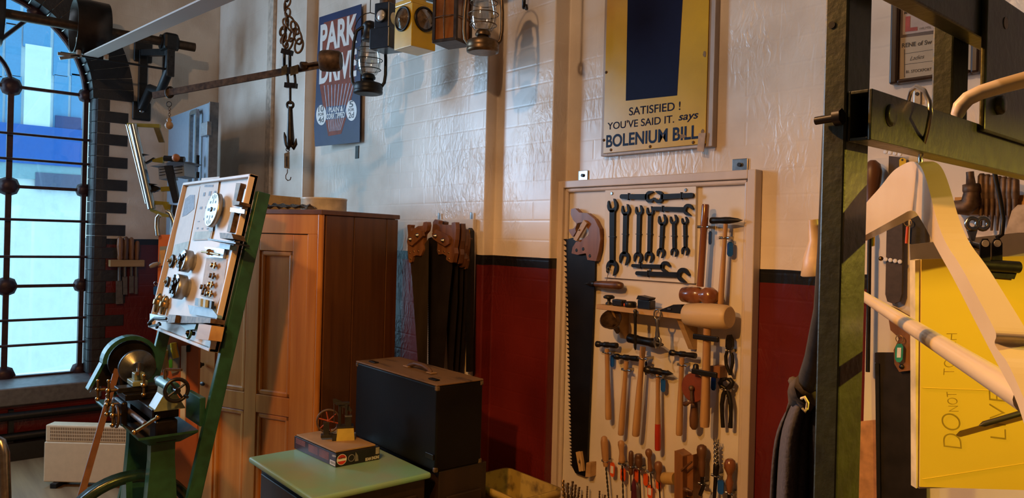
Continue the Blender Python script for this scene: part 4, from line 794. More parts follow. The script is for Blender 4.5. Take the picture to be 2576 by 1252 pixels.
# beam engine model (local frame: origin flywheel foot)
ze=hh+.0012+.0068; e=thing('beam_engine_model','small model beam engine with red spoked flywheel on kit box','model engine',tuple(f(.5,.5,ze)))
def PE(u,v,a,b_): return f(a,b_,0)
def EM(u,v): return PN(u,v,f(.52,.5,ze),(RT*0-FW)) # plane facing the room through the model centre
k=ms(f(.5,.5,ze)); MDK=mat('model_dark_grey',(.022,.020,.018),.5,var=.3); MRD=mat('model_red',(.42,.07,.02),.45)
wcx=EM(826,1058); an=(nl*.75+nr*.25).normalized(); an=vx.normalized().cross(Z); an=an if an.dot(CAM-wcx)>0 else -an
wr=k*30
an=(nr+nl*.45).normalized()
b=B(); b.lathe(wcx-an*.005,an,[(wr*.86,0),(wr,0),(wr,.010),(wr*.86,.010),(wr*.86,0)],32,caps=False); b.obj('flywheel_rim',mat('model_brown',(.10,.06,.04),.5),e)
b=B(); d1=Z; d2=an.cross(Z)
for i in range(6): a=math.pi/3*i+.3; b.cyl(wcx,wcx+(d1*math.sin(a)+d2*math.cos(a))*wr*.9,.0028,n=6)
b.cyl(wcx-an*.008,wcx+an*.012,.006); b.obj('flywheel_spokes',MRD,e)
foot=f(.5,.5,ze).z
def upbox(u,v0,v1,w_,dd_,name,m,off=0,taper=1):
    a=EM(u,v0)+an*off; c=EM(u,v1)+an*off; W=k*w_/2; D2=k*dd_/2
    vs=[]
    for z,t_ in((c.z,1),(a.z,taper)): vs+=[Vector((c.x,c.y,z))+d2*i*W*t_+an*j*D2*t_ for i,j in((-1,-1),(1,-1),(1,1),(-1,1))]
    return B().hexa(vs).obj(name,m,e,bevel=.0008,seg=1)
upbox(820,1058,1091,14,12,'bearing_pedestal',MDK,.014); upbox(822,1089,1097,30,16,'pedestal_foot',MDK,.014)
upbox(868,1072,1107,46,34,'yellow_base',mat('model_yellow',(.55,.42,.08),.5,var=.1),0,.85); upbox(868,1069,1073,42,32,'base_plate',MDK)
upbox(854,1015,1070,7,7,'column',MDK); upbox(870,1015,1070,6,6,'column',MDK,.012); upbox(862,1011,1017,34,14,'entablature',MDK)
b=B(); pts=[EM(*q) for q in((837,1003),(845,1002),(862,1010),(880,1022),(886,1032),(880,1034),(868,1026),(850,1018),(838,1012))]; b.prism(pts,an*.006); b.obj('beam',MDK,e)
b=B()
for u,v0,v1 in((840,1010,1062),(882,1030,1075),(862,1020,1040),(876,1045,1080)): b.cyl(EM(u,v0)+an*.004,EM(u,v1)+an*.004,.0014,n=6)
b.obj('connecting_rods',M_STEEL,e)
upbox(876,1045,1078,14,10,'valve_chest',MDK,.01); upbox(876,1042,1046,18,12,'cylinder_cover',M_STEEL,.01); upbox(845,1088,1104,20,14,'feed_pump',MDK,.022)
# yellow bin
c=PY(1290,1214,-.275); zr_=c.z; t=thing('waste_bin','dirty yellow plastic bin standing on floor beside the back wall','bin',(c.x,c.y,0))
MBY=mat('dirty_yellow_plastic',(.42,.30,.08),.5,var=.5,scale=18,bump=.05,col2=(.12,.08,.03),thr=(.3,.5))
b=B(); W,D_=.165,.11
def rr(w_,d_,z,n=6):
    o_=[]
    for sx,sy,a0 in((1,1,0),(-1,1,90),(-1,-1,180),(1,-1,270)):
        for i in range(n): a=math.radians(a0+90*i/(n-1)); o_.append(Vector((c.x+sx*(w_-.03)+.03*math.cos(a),c.y+sy*(d_-.03)+.03*math.sin(a),z)))
    return o_
rs=[rr(W*.8,D_*.8,.005),rr(W,D_,zr_-.03),rr(W+.008,D_+.008,zr_-.03),rr(W+.008,D_+.008,zr_),rr(W-.004,D_-.004,zr_),rr(W*.8-.004,D_*.8-.004,.02)]
n=len(rs[0]); b.add([p for r in rs for p in r],[(i*n+j,i*n+(j+1)%n,(i+1)*n+(j+1)%n,(i+1)*n+j) for i in range(5) for j in range(n)],True); b.add(rs[0],[tuple(range(n))[::-1]]); b.add(rs[5],[tuple(range(n))]); b.obj('tub',MBY,t)
# ================================================================ LINE SHAFT, BELT, BRACKET
sxx=-5.68; zsh=PX(225,72,sxx).z
ls=thing('line_shaft','overhead steel line shaft with large belt pulleys in front of window','line shaft',(sxx,-1.6,zsh))
yend=PX(490,118,sxx).y
B().cyl((sxx,yend,zsh),(sxx,-4.6,zsh),.032,n=18).obj('shaft',mat('oily_brown_steel',(.10,.06,.035),.4,.7,var=.3),ls)
y0p,y1p=PX(184,80,sxx).y,PX(268,80,sxx).y; rp=.185
MPU=mat('dark_pulley_iron',(.055,.035,.024),.34,.8,var=.4,scale=10,bump=.12)
def pulley(ya,yb,r):
    o=B().lathe((sxx,ya,zsh),(0,1,0),[(r,0),(r*1.012,(yb-ya)*.5),(r,yb-ya),(r-.012,yb-ya),(r-.012,0),(r,0)],40,caps=False).obj('pulley',MPU,ls)
    b=B(); yc_=(ya+yb)/2
    for i in range(4): a=i*math.pi/2+.5; b.bar((sxx,yc_,zsh),(sxx+r*.97*math.cos(a),yc_,zsh+r*.97*math.sin(a)),.02,.04,(0,1,0))
    b.cyl((sxx,yc_-.06,zsh),(sxx,yc_+.06,zsh),.055,n=18); b.obj('spoke',M_BLACK,o)
pulley(y0p,y1p,rp); yq=PX(5,60,sxx).y; pulley(yq-.16,yq,.21)
B().lathe((sxx,PX(425,105,sxx).y-.06,zsh),(0,1,0),[(.05,0),(.05,.12)],16).obj('collar',M_BLACK,ls)
# wall bracket carrying the shaft
yb_=PX(425,108,sxx).y
br=thing('shaft_bracket','black cast iron wall bracket holding end of the line shaft','bracket',(WX,yb_,2.1))
zl_=PX(355,280,WX).z; zu_=PX(345,125,WX).z
ybl=PX(357,200,WX).y
B().box((WX+.012,ybl,zl_),(.024,.13,.14)).obj('foot_plate',M_BLACK,br,bevel=.015,seg=3); B().lathe((WX+.024,ybl,zl_),(1,0,0),[(.018,0),(.014,.008),(0,.012)],8).obj('bolt',M_STEEL,br)
B().box((WX+.012,ybl,zu_),(.024,.13,.18)).obj('foot_plate',M_BLACK,br,bevel=.015,seg=3)
B().bar((WX+.02,ybl,zl_),(WX+.02,ybl,zu_),.06,.04,(1,0,0)).obj('back_rib',M_BLACK,br,bevel=.006)
B().bar((WX+.02,ybl,zu_-.02),(sxx,yb_,zsh-.07),.05,.05).obj('upper_arm',M_BLACK,br,bevel=.006)
B().tube([(WX+.03,ybl,zl_+.02),(WX+.14,ybl+(yb_-ybl)*.4,zl_+.16),(sxx-.12,yb_-.02,zsh-.34),(sxx+.02,yb_,zsh-.20),(sxx+.03,yb_,zsh-.06)],[.035,.034,.034,.034,.03],8).obj('curved_arm',M_BLACK,br)
for s in(-1,1): B().box((sxx+.055*s,yb_,zsh-.13),(.022,.05,.24)).obj('bearing_guide',M_DKST,br,bevel=.002)
B().box((sxx,yb_,zsh),(.15,.10,.12)).obj('bearing_block',M_BLACK,br,bevel=.02)
# flat belt
ybt=(y0p+y1p)/2; 
bt=thing('drive_belt','pale flat drive belt running up from the pulley','belt',(sxx,ybt,zsh-rp)); MBT=mat('pale_grey_belt',(.42,.33,.27),.55,var=.1,scale=6,bump=.03,stretch=(.2,1,1))
pe=PY(610,-30,ybt-.02); pb0=Vector((sxx+.02,ybt,zsh-rp-.004)); b=B(); hw=.045
pth=[pb0+Vector((-.02-rp*math.sin(a)*1.0,0,rp*(1-math.cos(a)))) for a in (1.2,.8,.4)]+[pb0]+[pb0.lerp(pe,t) for t in(.1,.4,.7,1)]
vs=[];n=len(pth)
for i,p in enumerate(pth):
    d=(pth[min(i+1,n-1)]-pth[max(i-1,0)]).normalized(); nn=d.cross(Vector((0,1,0))).normalized()
    vs+=[p+Vector((0,-hw,0))+nn*.004,p+Vector((0,hw,0))+nn*.004,p+Vector((0,hw,0))-nn*.004,p+Vector((0,-hw,0))-nn*.004]
b.add(vs,[(i*4+k,i*4+(k+1)%4,(i+1)*4+(k+1)%4,(i+1)*4+k) for i in range(n-1) for k in range(4)]); b.obj('belt_strip',MBT,bt)
# belt shifter
sf=thing('belt_shifter','thin belt shifting rod with two pale pegs beside the pulley','belt shifter',tuple(PX(300,155,sxx)))
zr=PX(250,150,sxx).z; B().cyl((sxx+.03,PX(150,140,sxx).y,zr),(sxx+.03,yb_,zr),.008).obj('rod',M_BLACK,sf)
for u,v0,v1 in((198,95,138),(267,118,150)): a,c=PX(u,v0,sxx+.06),PX(u,v1,sxx+.06); B().cyl(a,c,.016,n=14).obj('peg',mat('pale_peg_wood',(.42,.30,.2),.5),sf)
for u,v0,u1,v1 in((145,135,200,142),(150,147,205,140)): B().bar(PX(u,v0,sxx+.05),PX(u1,v1,sxx+.05),.02,.02).obj('fork',M_STEEL,sf)
# ================================================================ STEELYARD BALANCE ON A CHAIN
def PS(u,v,t=0): return PD(u,v,3.45-(u-385)/475*.25+t)
st=thing('steelyard_balance','long iron steelyard weighing beam hanging from a chain','balance',tuple(PS(725,240)))
B().bar(PS(385,240),PS(850,155),.010,.030).obj('beam',M_RUST,st)
c=PS(832,153,-.02); b=B(); k=ms(c); b.lathe(c-RT*k*26,RT,[(k*24,0),(k*27,k*6),(k*28,k*26),(k*26,k*46),(k*22,k*52)],10); b.obj('counterweight',M_RUST,st)
B().cyl(PS(768,163,-.02),PS(815,155,-.02),.006).obj('weight_rod',M_RUST,st); B().lathe(PS(755,164,-.02),RT,[(.012,0),(.016,.004),(.016,.028),(.012,.034)],14).obj('rod_collar',M_RUST,st)
for u0,u1 in((708,722),(730,750)): B().prism([PS(u0,168,-.022),PS(u1,162,-.022),PS(u1,184,-.022),PS(u0,190,-.022)],FW*.006).obj('pivot_plate',M_BRASS,st)
for u in(715,729): B().cyl(PS(u,130),PS(u,178),.007).obj('hanger_rod',M_DKST,st)
B().bar(PS(710,128),PS(735,134),.02,.022).obj('hanger_yoke',M_DKST,st)
for u in(723,741): B().cyl(PS(u,186),PS(u+2,212),.006).obj('lower_rod',M_DKST,st)
B().bar(PS(718,214),PS(746,216),.02,.022).obj('lower_yoke',M_DKST,st)
ch=thing('hanging_chain','bunch of rusty chain holding up the steelyard','chain',tuple(PS(722,128)))
def link(c,R,r,ang,tilt,name='link'):
    e=RT*math.cos(ang)+FW*math.sin(ang); B().tube([c+(e*math.cos(a)*R*.55+(Vector((0,0,1))+RT*tilt).normalized()*math.sin(a)*R) for a in [2*math.pi*i/16 for i in range(16)]],r,6,closed=True).obj(name,M_RUST,ch)
random.seed(5); v=-20; i=0
while v<112:
    link(PS(722-v*.06+random.uniform(-4,4),v),.020,.0045,(i%2)*1.3+.3,random.uniform(-.3,.3)); v+=13; i+=1
for u,v_,R in((731,60,.036),(742,70,.03),(736,88,.03),(749,92,.034),(712,78,.022),(713,98,.02),(752,115,.032),(727,112,.03)): link(PS(u,v_),R,.005,random.uniform(-.5,.5),random.uniform(-.4,.4),'large_link')
hk=thing('grapple_hook','dark iron double hook hanging below the steelyard','hook',tuple(PS(732,372)))
B().tube([PS(730,215),PS(730,262)],.006,8).obj('shank_rod',M_DKST,hk); B().ring(PS(730,264),FW,.014,.006,16,8).obj('eye',M_DKST,hk)
B().turn(PS(730,268),PS(731,370),[(0,.010),(.4,.013),(.8,.017),(.97,.016),(1,.004)],12).obj('shank',M_DKST,hk)
B().tube([PS(730,360),PS(725,371),PS(720,360),PS(717,345),PS(715,332)],[.012,.012,.010,.008,.002],8).obj('prong',M_DKST,hk); B().tube([PS(733,362),PS(739,372),PS(744,362),PS(745,348)],[.010,.010,.008,.002],8).obj('prong',M_DKST,hk)
sb=thing('spring_balance','small brass spring balance hooked on the iron hook','spring balance',tuple(PS(722,455)))
B().ring(PS(724,376),FW,.008,.002,12,5).obj('top_ring',M_DKST,sb); B().prism([PS(715,386),PS(727,381),PS(727,424),PS(715,422)],FW*.012).obj('body',mat('aged_brass_plate',(.30,.24,.15),.4,.7),sb,bevel=.002); B().prism([PS(720,394,-.003),PS(722,393,-.003),PS(722,419,-.003),PS(720,419,-.003)],FW*.002).obj('slot',M_BLACK,sb)
B().tube([PS(723,425),PS(723,434),PS(719,441),PS(719,449),PS(724,454),PS(730,452),PS(732,445)],.0022,6).obj('hook',M_RUST,sb)
wt_=thing('chain_weight','small wooden ball weight on chain at end of steelyard','weight',tuple(PS(425,325,0)))
B().ring(PS(427,232),FW,.018,.006,14,6,sq=1.3).obj('loop',M_DKST,wt_); B().ring(PS(425,262),FW,.012,.0018,16,5).obj('split_ring',M_DKST,wt_)
b=B()
for i in range(4): b.ring(PS(426,274+7*i),RT if i%2 else FW,.006,.0016,10,5)
b.obj('small_chain',M_RUST,wt_); B().lathe(PS(425,325),(0,0,1),[(.006,0),(.015,.006),(.019,.018),(.015,.030),(.008,.036),(.012,.042),(.008,.05),(.004,.054)],16).obj('ball',mat('tan_wood_ball',(.42,.27,.13),.5),wt_)
# ================================================================ DRAWING BOARD AND DRAFTING MACHINE
ydb=-.6
db=thing('drawing_board','grey blue drawing board standing in corner by the window','drawing board',tuple(PY(480,600,ydb)))
a,c=PY(425,291,ydb),PY(529,262,ydb); zt2=(a.z+c.z)/2; MDB=mat('grey_blue_laminate',(.22,.27,.33),.45,var=.05,bump=0)
B().box(((a.x+c.x)/2,ydb+.02,(zt2+1.15)/2),(c.x-a.x,.04,zt2-1.15)).obj('board',MDB,db,bevel=.003)
B().box((c.x+.01,ydb+.02,(zt2+1.15)/2),(.02,.06,zt2-1.15)).obj('edge_rail',mat('grey_edge',(.16,.17,.19),.4),db,bevel=.003)
for x in(a.x+.1,c.x-.1): B().bar((x,ydb+.06,1.3),(x,ydb+.2,0),.04,.04).obj('leg',M_DKST,db)
for u in(482,497): p,q_=PY(u,283,ydb-.03),PY(u-2,560,ydb-.03); B().bar((p.x,p.y,p.z),(p.x,p.y,q_.z),.022,.022,(0,1,0)).obj('slide_rail',M_STEEL,db)
p=PY(490,282,ydb-.03); B().bar(p+Vector((-.06,0,0)),p+Vector((.06,0,0)),.022,.03).obj('rail_bridge',M_STEEL,db); p=PY(518,325,ydb-.02); B().box(p,(.14,.03,.09)).obj('slider_box',mat('grey_box',(.25,.26,.28),.4),db,bevel=.004)
for v_ in(398,412,440): p=PY(496,v_,ydb-.045); B().box(p,(.03,.02,.04)).obj('black_clamp',M_BLACK,db)
def z7(x,y): return (300+x/3.477,240+y/3.477)
dd_=4.15
dm=thing('drafting_machine','drafting machine with two long tubes and olive yellow brackets','drafting machine',tuple(PD(400,560,dd_)))
MOL=mat('olive_yellow_paint',(.30,.27,.03),.45,var=.15); MTB=mat('pale_metal_tube',(.40,.46,.48),.25,.9,var=.1,bump=0)
B().tube([PD(*z7(75,255),dd_),PD(*z7(245,945),dd_)],.012,10).obj('thin_tube',MTB,dm); B().tube([PD(*z7(120,255),dd_-.02),PD(*z7(285,990),dd_-.02)],.021,14).obj('thick_tube',MTB,dm)
def bd_(pts,name,m,th=.02,d=dd_): return B().prism([PD(*z7(*q),d) for q in pts],FW*th).obj(name,m,dm,bevel=.003)
bd_([(65,240),(350,250),(350,282),(70,268)],'top_bracket',MOL); bd_([(300,282),(350,282),(392,410),(345,410)],'olive_strip',mat('dull_olive',(.14,.12,.05),.5),.01)
bd_([(240,930),(300,920),(420,930),(440,1000),(400,1000),(380,955),(300,955),(260,970)],'lower_bracket',MOL); bd_([(265,985),(380,1030),(440,1040),(430,1065),(370,1060),(270,1010)],'lower_bracket',MOL,.03); bd_([(425,950),(500,960),(510,1000),(440,1010)],'lower_bracket',MOL)
for y in(515,775,835): bd_([(170+(y-515)*.25,y-12),(245+(y-515)*.28,y),(170+(y-515)*.25,y+12)],'strap',M_BLACK,.03,dd_-.03)
bd_([(215,590),(300,540),(300,560),(225,600)],'strap_arm',M_BLACK); bd_([(290,850),(360,815),(340,800),(260,770)],'strap_arm',M_BLACK)
bd_([(285,560),(380,535),(380,590),(290,580)],'olive_clip',MOL); bd_([(360,800),(490,790),(490,830),(365,840)],'olive_clip',MOL)
bd_([(262,618),(470,575),(615,580),(440,615)],'louvre_lid',MDB,.18,dd_-.05); bd_([(340,630),(410,610),(415,725),(348,735)],'louvre_box',MDB,.14,dd_-.03); bd_([(465,605),(565,585),(570,705),(480,715)],'louvre_box',MDB,.14,dd_-.05)
for i in range(3):
    bd_([(350,645+25*i),(402,637+25*i),(402,643+25*i),(350,651+25*i)],'louvre_slot',BLK,.002,dd_-.033); bd_([(475,625+28*i),(552,612+28*i),(552,618+28*i),(475,631+28*i)],'louvre_slot',BLK,.002,dd_-.053)
bd_([(390,615),(455,610),(525,935),(470,940)],'dark_strap',M_BLACK,.02,dd_-.08)
B().tube([PD(*z7(395,550),dd_-.1),PD(*z7(570,560),dd_-.1)],.016,10).obj('black_lever',M_BLACK,dm)
B().ball(PD(*z7(497,545),dd_-.12),.022,12).obj('orange_knob',mat('dull_orange',(.45,.16,.05),.5),dm)
B().tube([PD(*z7(500,960),dd_),PD(*z7(480,1300),dd_)],.03,8).obj('stand',M_DKST,dm); B().tube([PD(*z7(480,1300),dd_),Vector((PD(*z7(480,1300),dd_).x,PD(*z7(480,1300),dd_).y,0))],.03,8).obj('stand',M_DKST,dm)
# ================================================================ CHISEL RACK
def zC(x,y): return (x/2.98,400+y/2.98)
ck=thing('chisel_rack','small wooden rack on wall holding four chisels beside the window','rack',tuple(PX(318,670,WX)))
a,c=PX(*zC(820,805),WX+.05),PX(*zC(1080,757),WX+.05); B().box((WX+.04,(a.y+c.y)/2,(a.z+c.z)/2),(.06,abs(c.y-a.y),.05)).obj('block',wood('tan_rack_wood',(.40,.24,.10),(.3,.17,.06),axis='y'),ck,bevel=.003)
CH=[(900,580,900,745,8,'widest pale handled chisel, leftmost in wall rack',(895,810,1085,12)),(945,580,940,745,8,'dark handled chisel, second from left in wall rack',(935,810,1015,9)),(985,585,985,745,7,'brown handled chisel, third from left in wall rack',(985,810,1005,8)),(1030,612,1025,745,6,'slim pale handled chisel, rightmost in wall rack',(1020,810,1010,5))]
for i,(x0,y0,x1,y1,w_,lab,bl_) in enumerate(CH):
    o=thing('wood_chisel',lab,'chisel',tuple(PX(*zC(bl_[0],bl_[2]),WX+.04)),'chisels in the wall rack'); a,c=PX(*zC(x0,y0),WX+.045),PX(*zC(x1,y1+15),WX+.045); k=ms(a)
    B().turn(a,c,[(0,k*2),(.08,k*w_*.85),(.4,k*w_),(.75,k*w_*.75),(.9,k*w_*.85),(1,k*w_*.5)],14).obj('handle',(M_MIDWOOD,M_DKWOOD,M_MIDWOOD,M_MIDWOOD)[i],o)
    p,q_=PX(*zC(bl_[0],bl_[1]-40),WX+.045),PX(*zC(bl_[0],bl_[2]),WX+.045); mdl=p.lerp(q_,.45); b=B(); b.cyl(p,mdl,.010,.012); b.bar(mdl,q_,.006,bl_[3]*k*1.3,(0,1,0)); b.obj('blade',mat('dull_blade_steel',(.16,.14,.12),.5,.6),o)
# ================================================================ CONVECTOR HEATER
hc=PD(240,1225,4.55); hd=thing('convector_heater','cream electric convector heater with slotted grille below the window','heater',(hc.x,hc.y,0)); hz=hc.z
tl=PD(108,1225,4.55); tr=PD(376,1212,4.55); hx=(tr-tl); hx.z=0; W=hx.length; hx.normalize(); hn=hx.cross(Vector((0,0,1))).normalized(); hn=hn if hn.dot(CAM-hc)>0 else -hn
tl.z=0; zb0=max(.03,hz); zt0=PD(112,1068,4.55).z; MH=mat('cream_metal',(.62,.47,.29),.5,var=.05,bump=0)
def hb(x0,x1,z0,z1,d0,d1,name,m,bev=.004): return B().hexa([tl+hx*x+hn*d+Vector((0,0,z)) for z in(z0,z1) for x,d in((x0,d0),(x0,d1),(x1,d1),(x1,d0))]).obj(name,m,hd,bevel=bev)
zg=zt0-.105
hb(0,W,zb0,zg,-.09,0,'front_body',MH,.006); hb(.004,W-.004,zg,zt0,-.09,-.004,'top_body',MH,.008)
b=B()
for r in range(4):
    for i in range(54):
        x=.035+i*(W-.07)/54; z=zg+.012+r*.021; b.hexa([tl+hx*(x+xx)+hn*d+Vector((0,0,z+zz)) for zz in(0,.015) for xx,d in((0,-.006),(0,-.0034),(.0055,-.0034),(.0055,-.006))])
o=b.obj('grille_slots',mat('slot_brown',(.16,.09,.04),.6,bump=0),hd); o['kind']='stuff'
for x in(.08,W-.08): hb(x-.02,x+.02,0,zb0,-.12,.03,'foot',M_BLACK,.003)
# ================================================================ STOOL EDGE AT THE LEFT BORDER
so=thing('metal_chair','bent chrome tube of a chair at lower left border','chair',(PD(-40,1252,2.3).x,PD(-40,1252,2.3).y,0))
p=[PD(-60,1105,2.3),PD(-20,1102,2.3),PD(2,1112,2.3),PD(10,1140,2.3),PD(14,1260,2.3)]; e_=p[-1].copy(); e_.z=.0; B().tube(p+[e_+RT*.03],.016,12).obj('leg',M_STEEL,so)
q_=PD(-60,1105,2.3); B().tube([q_,q_-RT*.25,Vector((q_.x,q_.y,0))-RT*.28],.016,10).obj('leg',M_STEEL,so)
# ================================================================ LATHE
zt1=.92; TF=PZ(370,1099,zt1); TL=PZ(256,1041,zt1); TR=PZ(497,1079.5,zt1)
xr=TF.x; xl=TL.x-.02; y0=TF.y; y1=y0+(TR.y-TF.y); y0=(TF.y+TL.y)/2
def zL(x,y): return (200+x/3.115,850+y/3.115)
la=thing('treadle_lathe','small green treadle lathe on cast iron stand with drip tray','lathe',((xl+xr)/2,(y0+y1)/2,0))
MTR=mat('oily_tray_steel',(.20,.17,.14),.3,.6,var=.4,scale=8,bump=.05); MGR=M_GREEN
b=B(); ins=.045
R1=[(xl,y0),(xr,y0),(xr,y1),(xl,y1)]; R2=[(xl+ins,y0+ins),(xr-ins,y0+ins),(xr-ins,y1-ins),(xl+ins,y1-ins)]
vs=[(x,y,zt1) for x,y in R1]+[(x,y,zt1-.035) for x,y in R2]+[(x,y,zt1-.042) for x,y in R2]+[(x,y,zt1-.008) for x,y in R1]
b.add(vs[:8],[(0,1,5,4),(1,2,6,5),(2,3,7,6),(3,0,4,7),(4,5,6,7)]); b.obj('tray',MTR,la)
b=B(); b.add(vs,[(12,8,9,13),(13,9,10,14),(14,10,11,15),(15,11,8,12),(8,11,10,9),(0,12,13,1),(1,13,14,2),(2,14,15,3),(3,15,12,0)]); b.obj('tray_underside',MGR,la)
def endframe(x,th,name):
    zt_=zt1-.043; ya,yb=y0+.055,y1-.055; sp=.055; n=8; ym_=(ya+yb)/2; aw=(yb-ya)*.22
    out=[(ya,zt_),(yb,zt_),(yb,zt_-.06),(yb+sp,0),(yb+sp-.09,0)]+[(ym_+aw*math.cos(math.pi*i/n)*1.0,zt_-.30+aw*.9*math.sin(math.pi*i/n)) for i in range(n+1)]+[(ya-sp+.09,0),(ya-sp,0),(ya,zt_-.06)]
    B().prism([(x,y,z) for y,z in out],(th,0,0)).obj(name,MGR,la,bevel=.006)
endframe(xr-.11,.045,'stand_leg_frame'); endframe(xl+.03,.045,'stand_leg_frame')
yc1=(y0+y1)/2
def zat(x,y,yy): return PY(*zL(x,y),yy)
axz=1.078; zb1=1.0
bx0,bx1=xl-.14,xr-.045
MLD=mat('oily_black_iron',(.022,.018,.015),.32,.6,var=.4,scale=25,bump=.15)
B().box(((bx0+bx1)/2,yc1,zb1-.02),(bx1-bx0,.085,.035)).obj('bed',MLD,la,bevel=.003)
for x in(bx0+.17,bx1-.02): B().box((x,yc1,(zb1-.04+zt1-.034)/2),(.075,.07,zb1-.04-zt1+.034)).obj('bed_foot',MLD,la,bevel=.006)
B().cyl((bx0,yc1-.065,zb1-.045),(bx1+.01,yc1-.065,zb1-.045),.009).obj('lead_screw',M_RUST,la)
p=Vector((bx1+.02,yc1-.065,zb1-.045)); b=B(); b.bar(p+Vector((0,-.035,-.02)),p+Vector((0,.035,.02)),.008,.012,(1,0,0)); b.ball(p+Vector((0,-.035,-.02)),.009,8); b.ball(p+Vector((0,.035,.02)),.009,8); b.obj('crank_handle',M_BRASS,la)
# headstock with guards
hx0=xl-.15
B().box((hx0+.05,yc1,(zb1+axz)/2),(.11,.09,axz-zb1+.05)).obj('headstock',MLD,la,bevel=.01)
B().lathe((hx0+.105,yc1,axz),(1,0,0),[(.02,0),(.02,.03),(.062,.032),(.065,.036),(.065,.052),(.061,.055),(.025,.056),(.02,.062)],36).obj('faceplate',mat('blued_steel_plate',(.16,.18,.20),.3,.9,var=.3),la)
b=B(); n=20; ro,ri=.10,.085
o_=[(yc1-.005+r*math.cos(a),axz+.01+r*math.sin(a)) for r,rng in((ro,range(n+1)),(ri,range(n,-1,-1))) for a in [(-.25+1.5*i/n)*math.pi*.8 for i in rng]]
b.prism([(hx0+.03,y,z) for y,z in o_],(.055,0,0)); b.obj('gear_guard',MGR,la,bevel=.004)
b=B(); b.lathe((hx0+.035,yc1,axz+.01),(1,0,0),[(.08,0),(.08,.02)],30); b.obj('bull_gear',MLD,la)
# oblong belt guard at the far end
g0=Vector((xl-.22,yc1+.0,axz+.035)); g1=Vector((xl-.22,yc1-.09,axz-.13))
def caps(r):
    d=(g1-g0).normalized(); s=d.cross(Vector((1,0,0))); o_=[]
    a0=math.atan2(s.z,s.y)
    for i in range(11): a=a0+math.pi*i/10; o_.append(g0+Vector((0,math.cos(a),math.sin(a)))*r*1.2)
    for i in range(11): a=a0+math.pi+math.pi*i/10; o_.append(g1+Vector((0,math.cos(a),math.sin(a)))*r)
    return o_
B().prism(caps(.05),(.05,0,0)).obj('belt_guard',MGR,la,bevel=.008); B().prism([p+Vector((.0505,0,0)) for p in caps(.040)],(.004,0,0)).obj('guard_opening',MLD,la)
# small swarf tray behind headstock
c=PZ(*zL(190,560),zt1+.012); B().box((xl-.12,yc1-.02,zt1-.0065),(.25,.14,.012)).obj('rear_tray',MGR,la,bevel=.004)
# carriage, slides, handles
cx_=(bx0+bx1)/2+.02
B().box((cx_,yc1-.01,zb1+.008),(.13,.15,.022)).obj('saddle',MLD,la,bevel=.003); B().box((cx_,yc1-.085,zb1-.05),(.12,.02,.085)).obj('apron',MLD,la,bevel=.006)
B().box((cx_-.005,yc1-.03,zb1+.028),(.06,.14,.018)).obj('cross_slide',M_DKST,la,bevel=.002); ts=B().box((cx_-.01,yc1-.03,zb1+.047),(.085,.05,.018)).obj('top_slide',mat('sage_green_paint',(.20,.24,.14),.4),la,bevel=.003)
B().box((cx_-.02,yc1-.025,zb1+.068),(.04,.035,.025)).obj('tool_post',MATS['sage_green_paint'],la,bevel=.003); B().bar((cx_-.05,yc1-.02,zb1+.09),(cx_+.05,yc1-.045,zb1+.088),.010,.012).obj('tool_bit',M_BRASS,la)
B().cyl((cx_-.02,yc1-.025,zb1+.08),(cx_-.02,yc1-.025,zb1+.115),.006).obj('clamp_bolt',M_STEEL,la)
def thandle(p,ax_,name='ball_handle'):
    p=Vector(p); ax_=Vector(ax_); b=B(); b.cyl(p,p+ax_*.025,.006); q_=p+ax_*.025; s=Vector((0,0,1)) if abs(ax_.z)<.5 else Vector((1,0,0))
    b.tube([q_-s*.032,q_+s*.032],[.0045,.0045],8); b.ball(q_-s*.034,.009,8); b.ball(q_+s*.034,.007,8); b.ball(q_,.010,8); b.obj(name,M_BRASS,la)
thandle((cx_,yc1-.10,zb1+.028),(0,-1,0)); thandle((cx_+.05,yc1-.095,zb1-.05),(0,-1,0)); thandle((cx_+.055,yc1-.03,zb1+.05),(1,0,0)); thandle((xl-.03,yc1-.10,zb1+.0),(0,-1,0)); thandle((cx_-.04,yc1-.095,zb1-.03),(0,-1,0))
B().ring((cx_+.03,yc1-.105,zb1-.06),(0,1,0),.036,.005,22,6).obj('carriage_wheel',M_RUST,la)
# tailstock
tx=bx1+.03; MSG=MATS['sage_green_paint']
B().prism([(tx-.06,yc1-.05,zb1),(tx-.06,yc1+.05,zb1),(tx-.06,yc1+.022,zb1+.05),(tx-.06,yc1+.018,axz),(tx-.06,yc1-.018,axz),(tx-.06,yc1-.022,zb1+.05)],(.075,0,0)).obj('tailstock_body',MSG,la,bevel=.008)
B().cyl((tx-.09,yc1,axz),(tx+.055,yc1,axz),.021,n=18).obj('tailstock_barrel',mat('teal_enamel',(.05,.16,.15),.3,coat=.3),la); B().cyl((tx-.14,yc1,axz),(tx-.09,yc1,axz),.012,.014).obj('quill',M_RUST,la)
b=B(); b.ring((tx+.085,yc1,axz),(1,0,0),.036,.006,28,8); b.cyl((tx+.055,yc1,axz),(tx+.1,yc1,axz),.009)
for i in range(4): a=i*math.pi/2+.6; b.cyl((tx+.085,yc1,axz),(tx+.085,yc1+.035*math.cos(a),axz+.035*math.sin(a)),.004,n=6)
b.cyl((tx+.088,yc1+.025,axz-.02),(tx+.115,yc1+.025,axz-.02),.005); b.obj('tailstock_handwheel',M_DKST,la)
B().cyl((tx-.03,yc1-.005,axz+.02),(tx-.03,yc1-.005,axz+.05),.006).obj('clamp_lever',M_RUST,la); B().bar((tx-.03,yc1-.005,axz+.05),(tx+.03,yc1+.03,axz+.055),.008,.008).obj('clamp_lever',M_RUST,la)
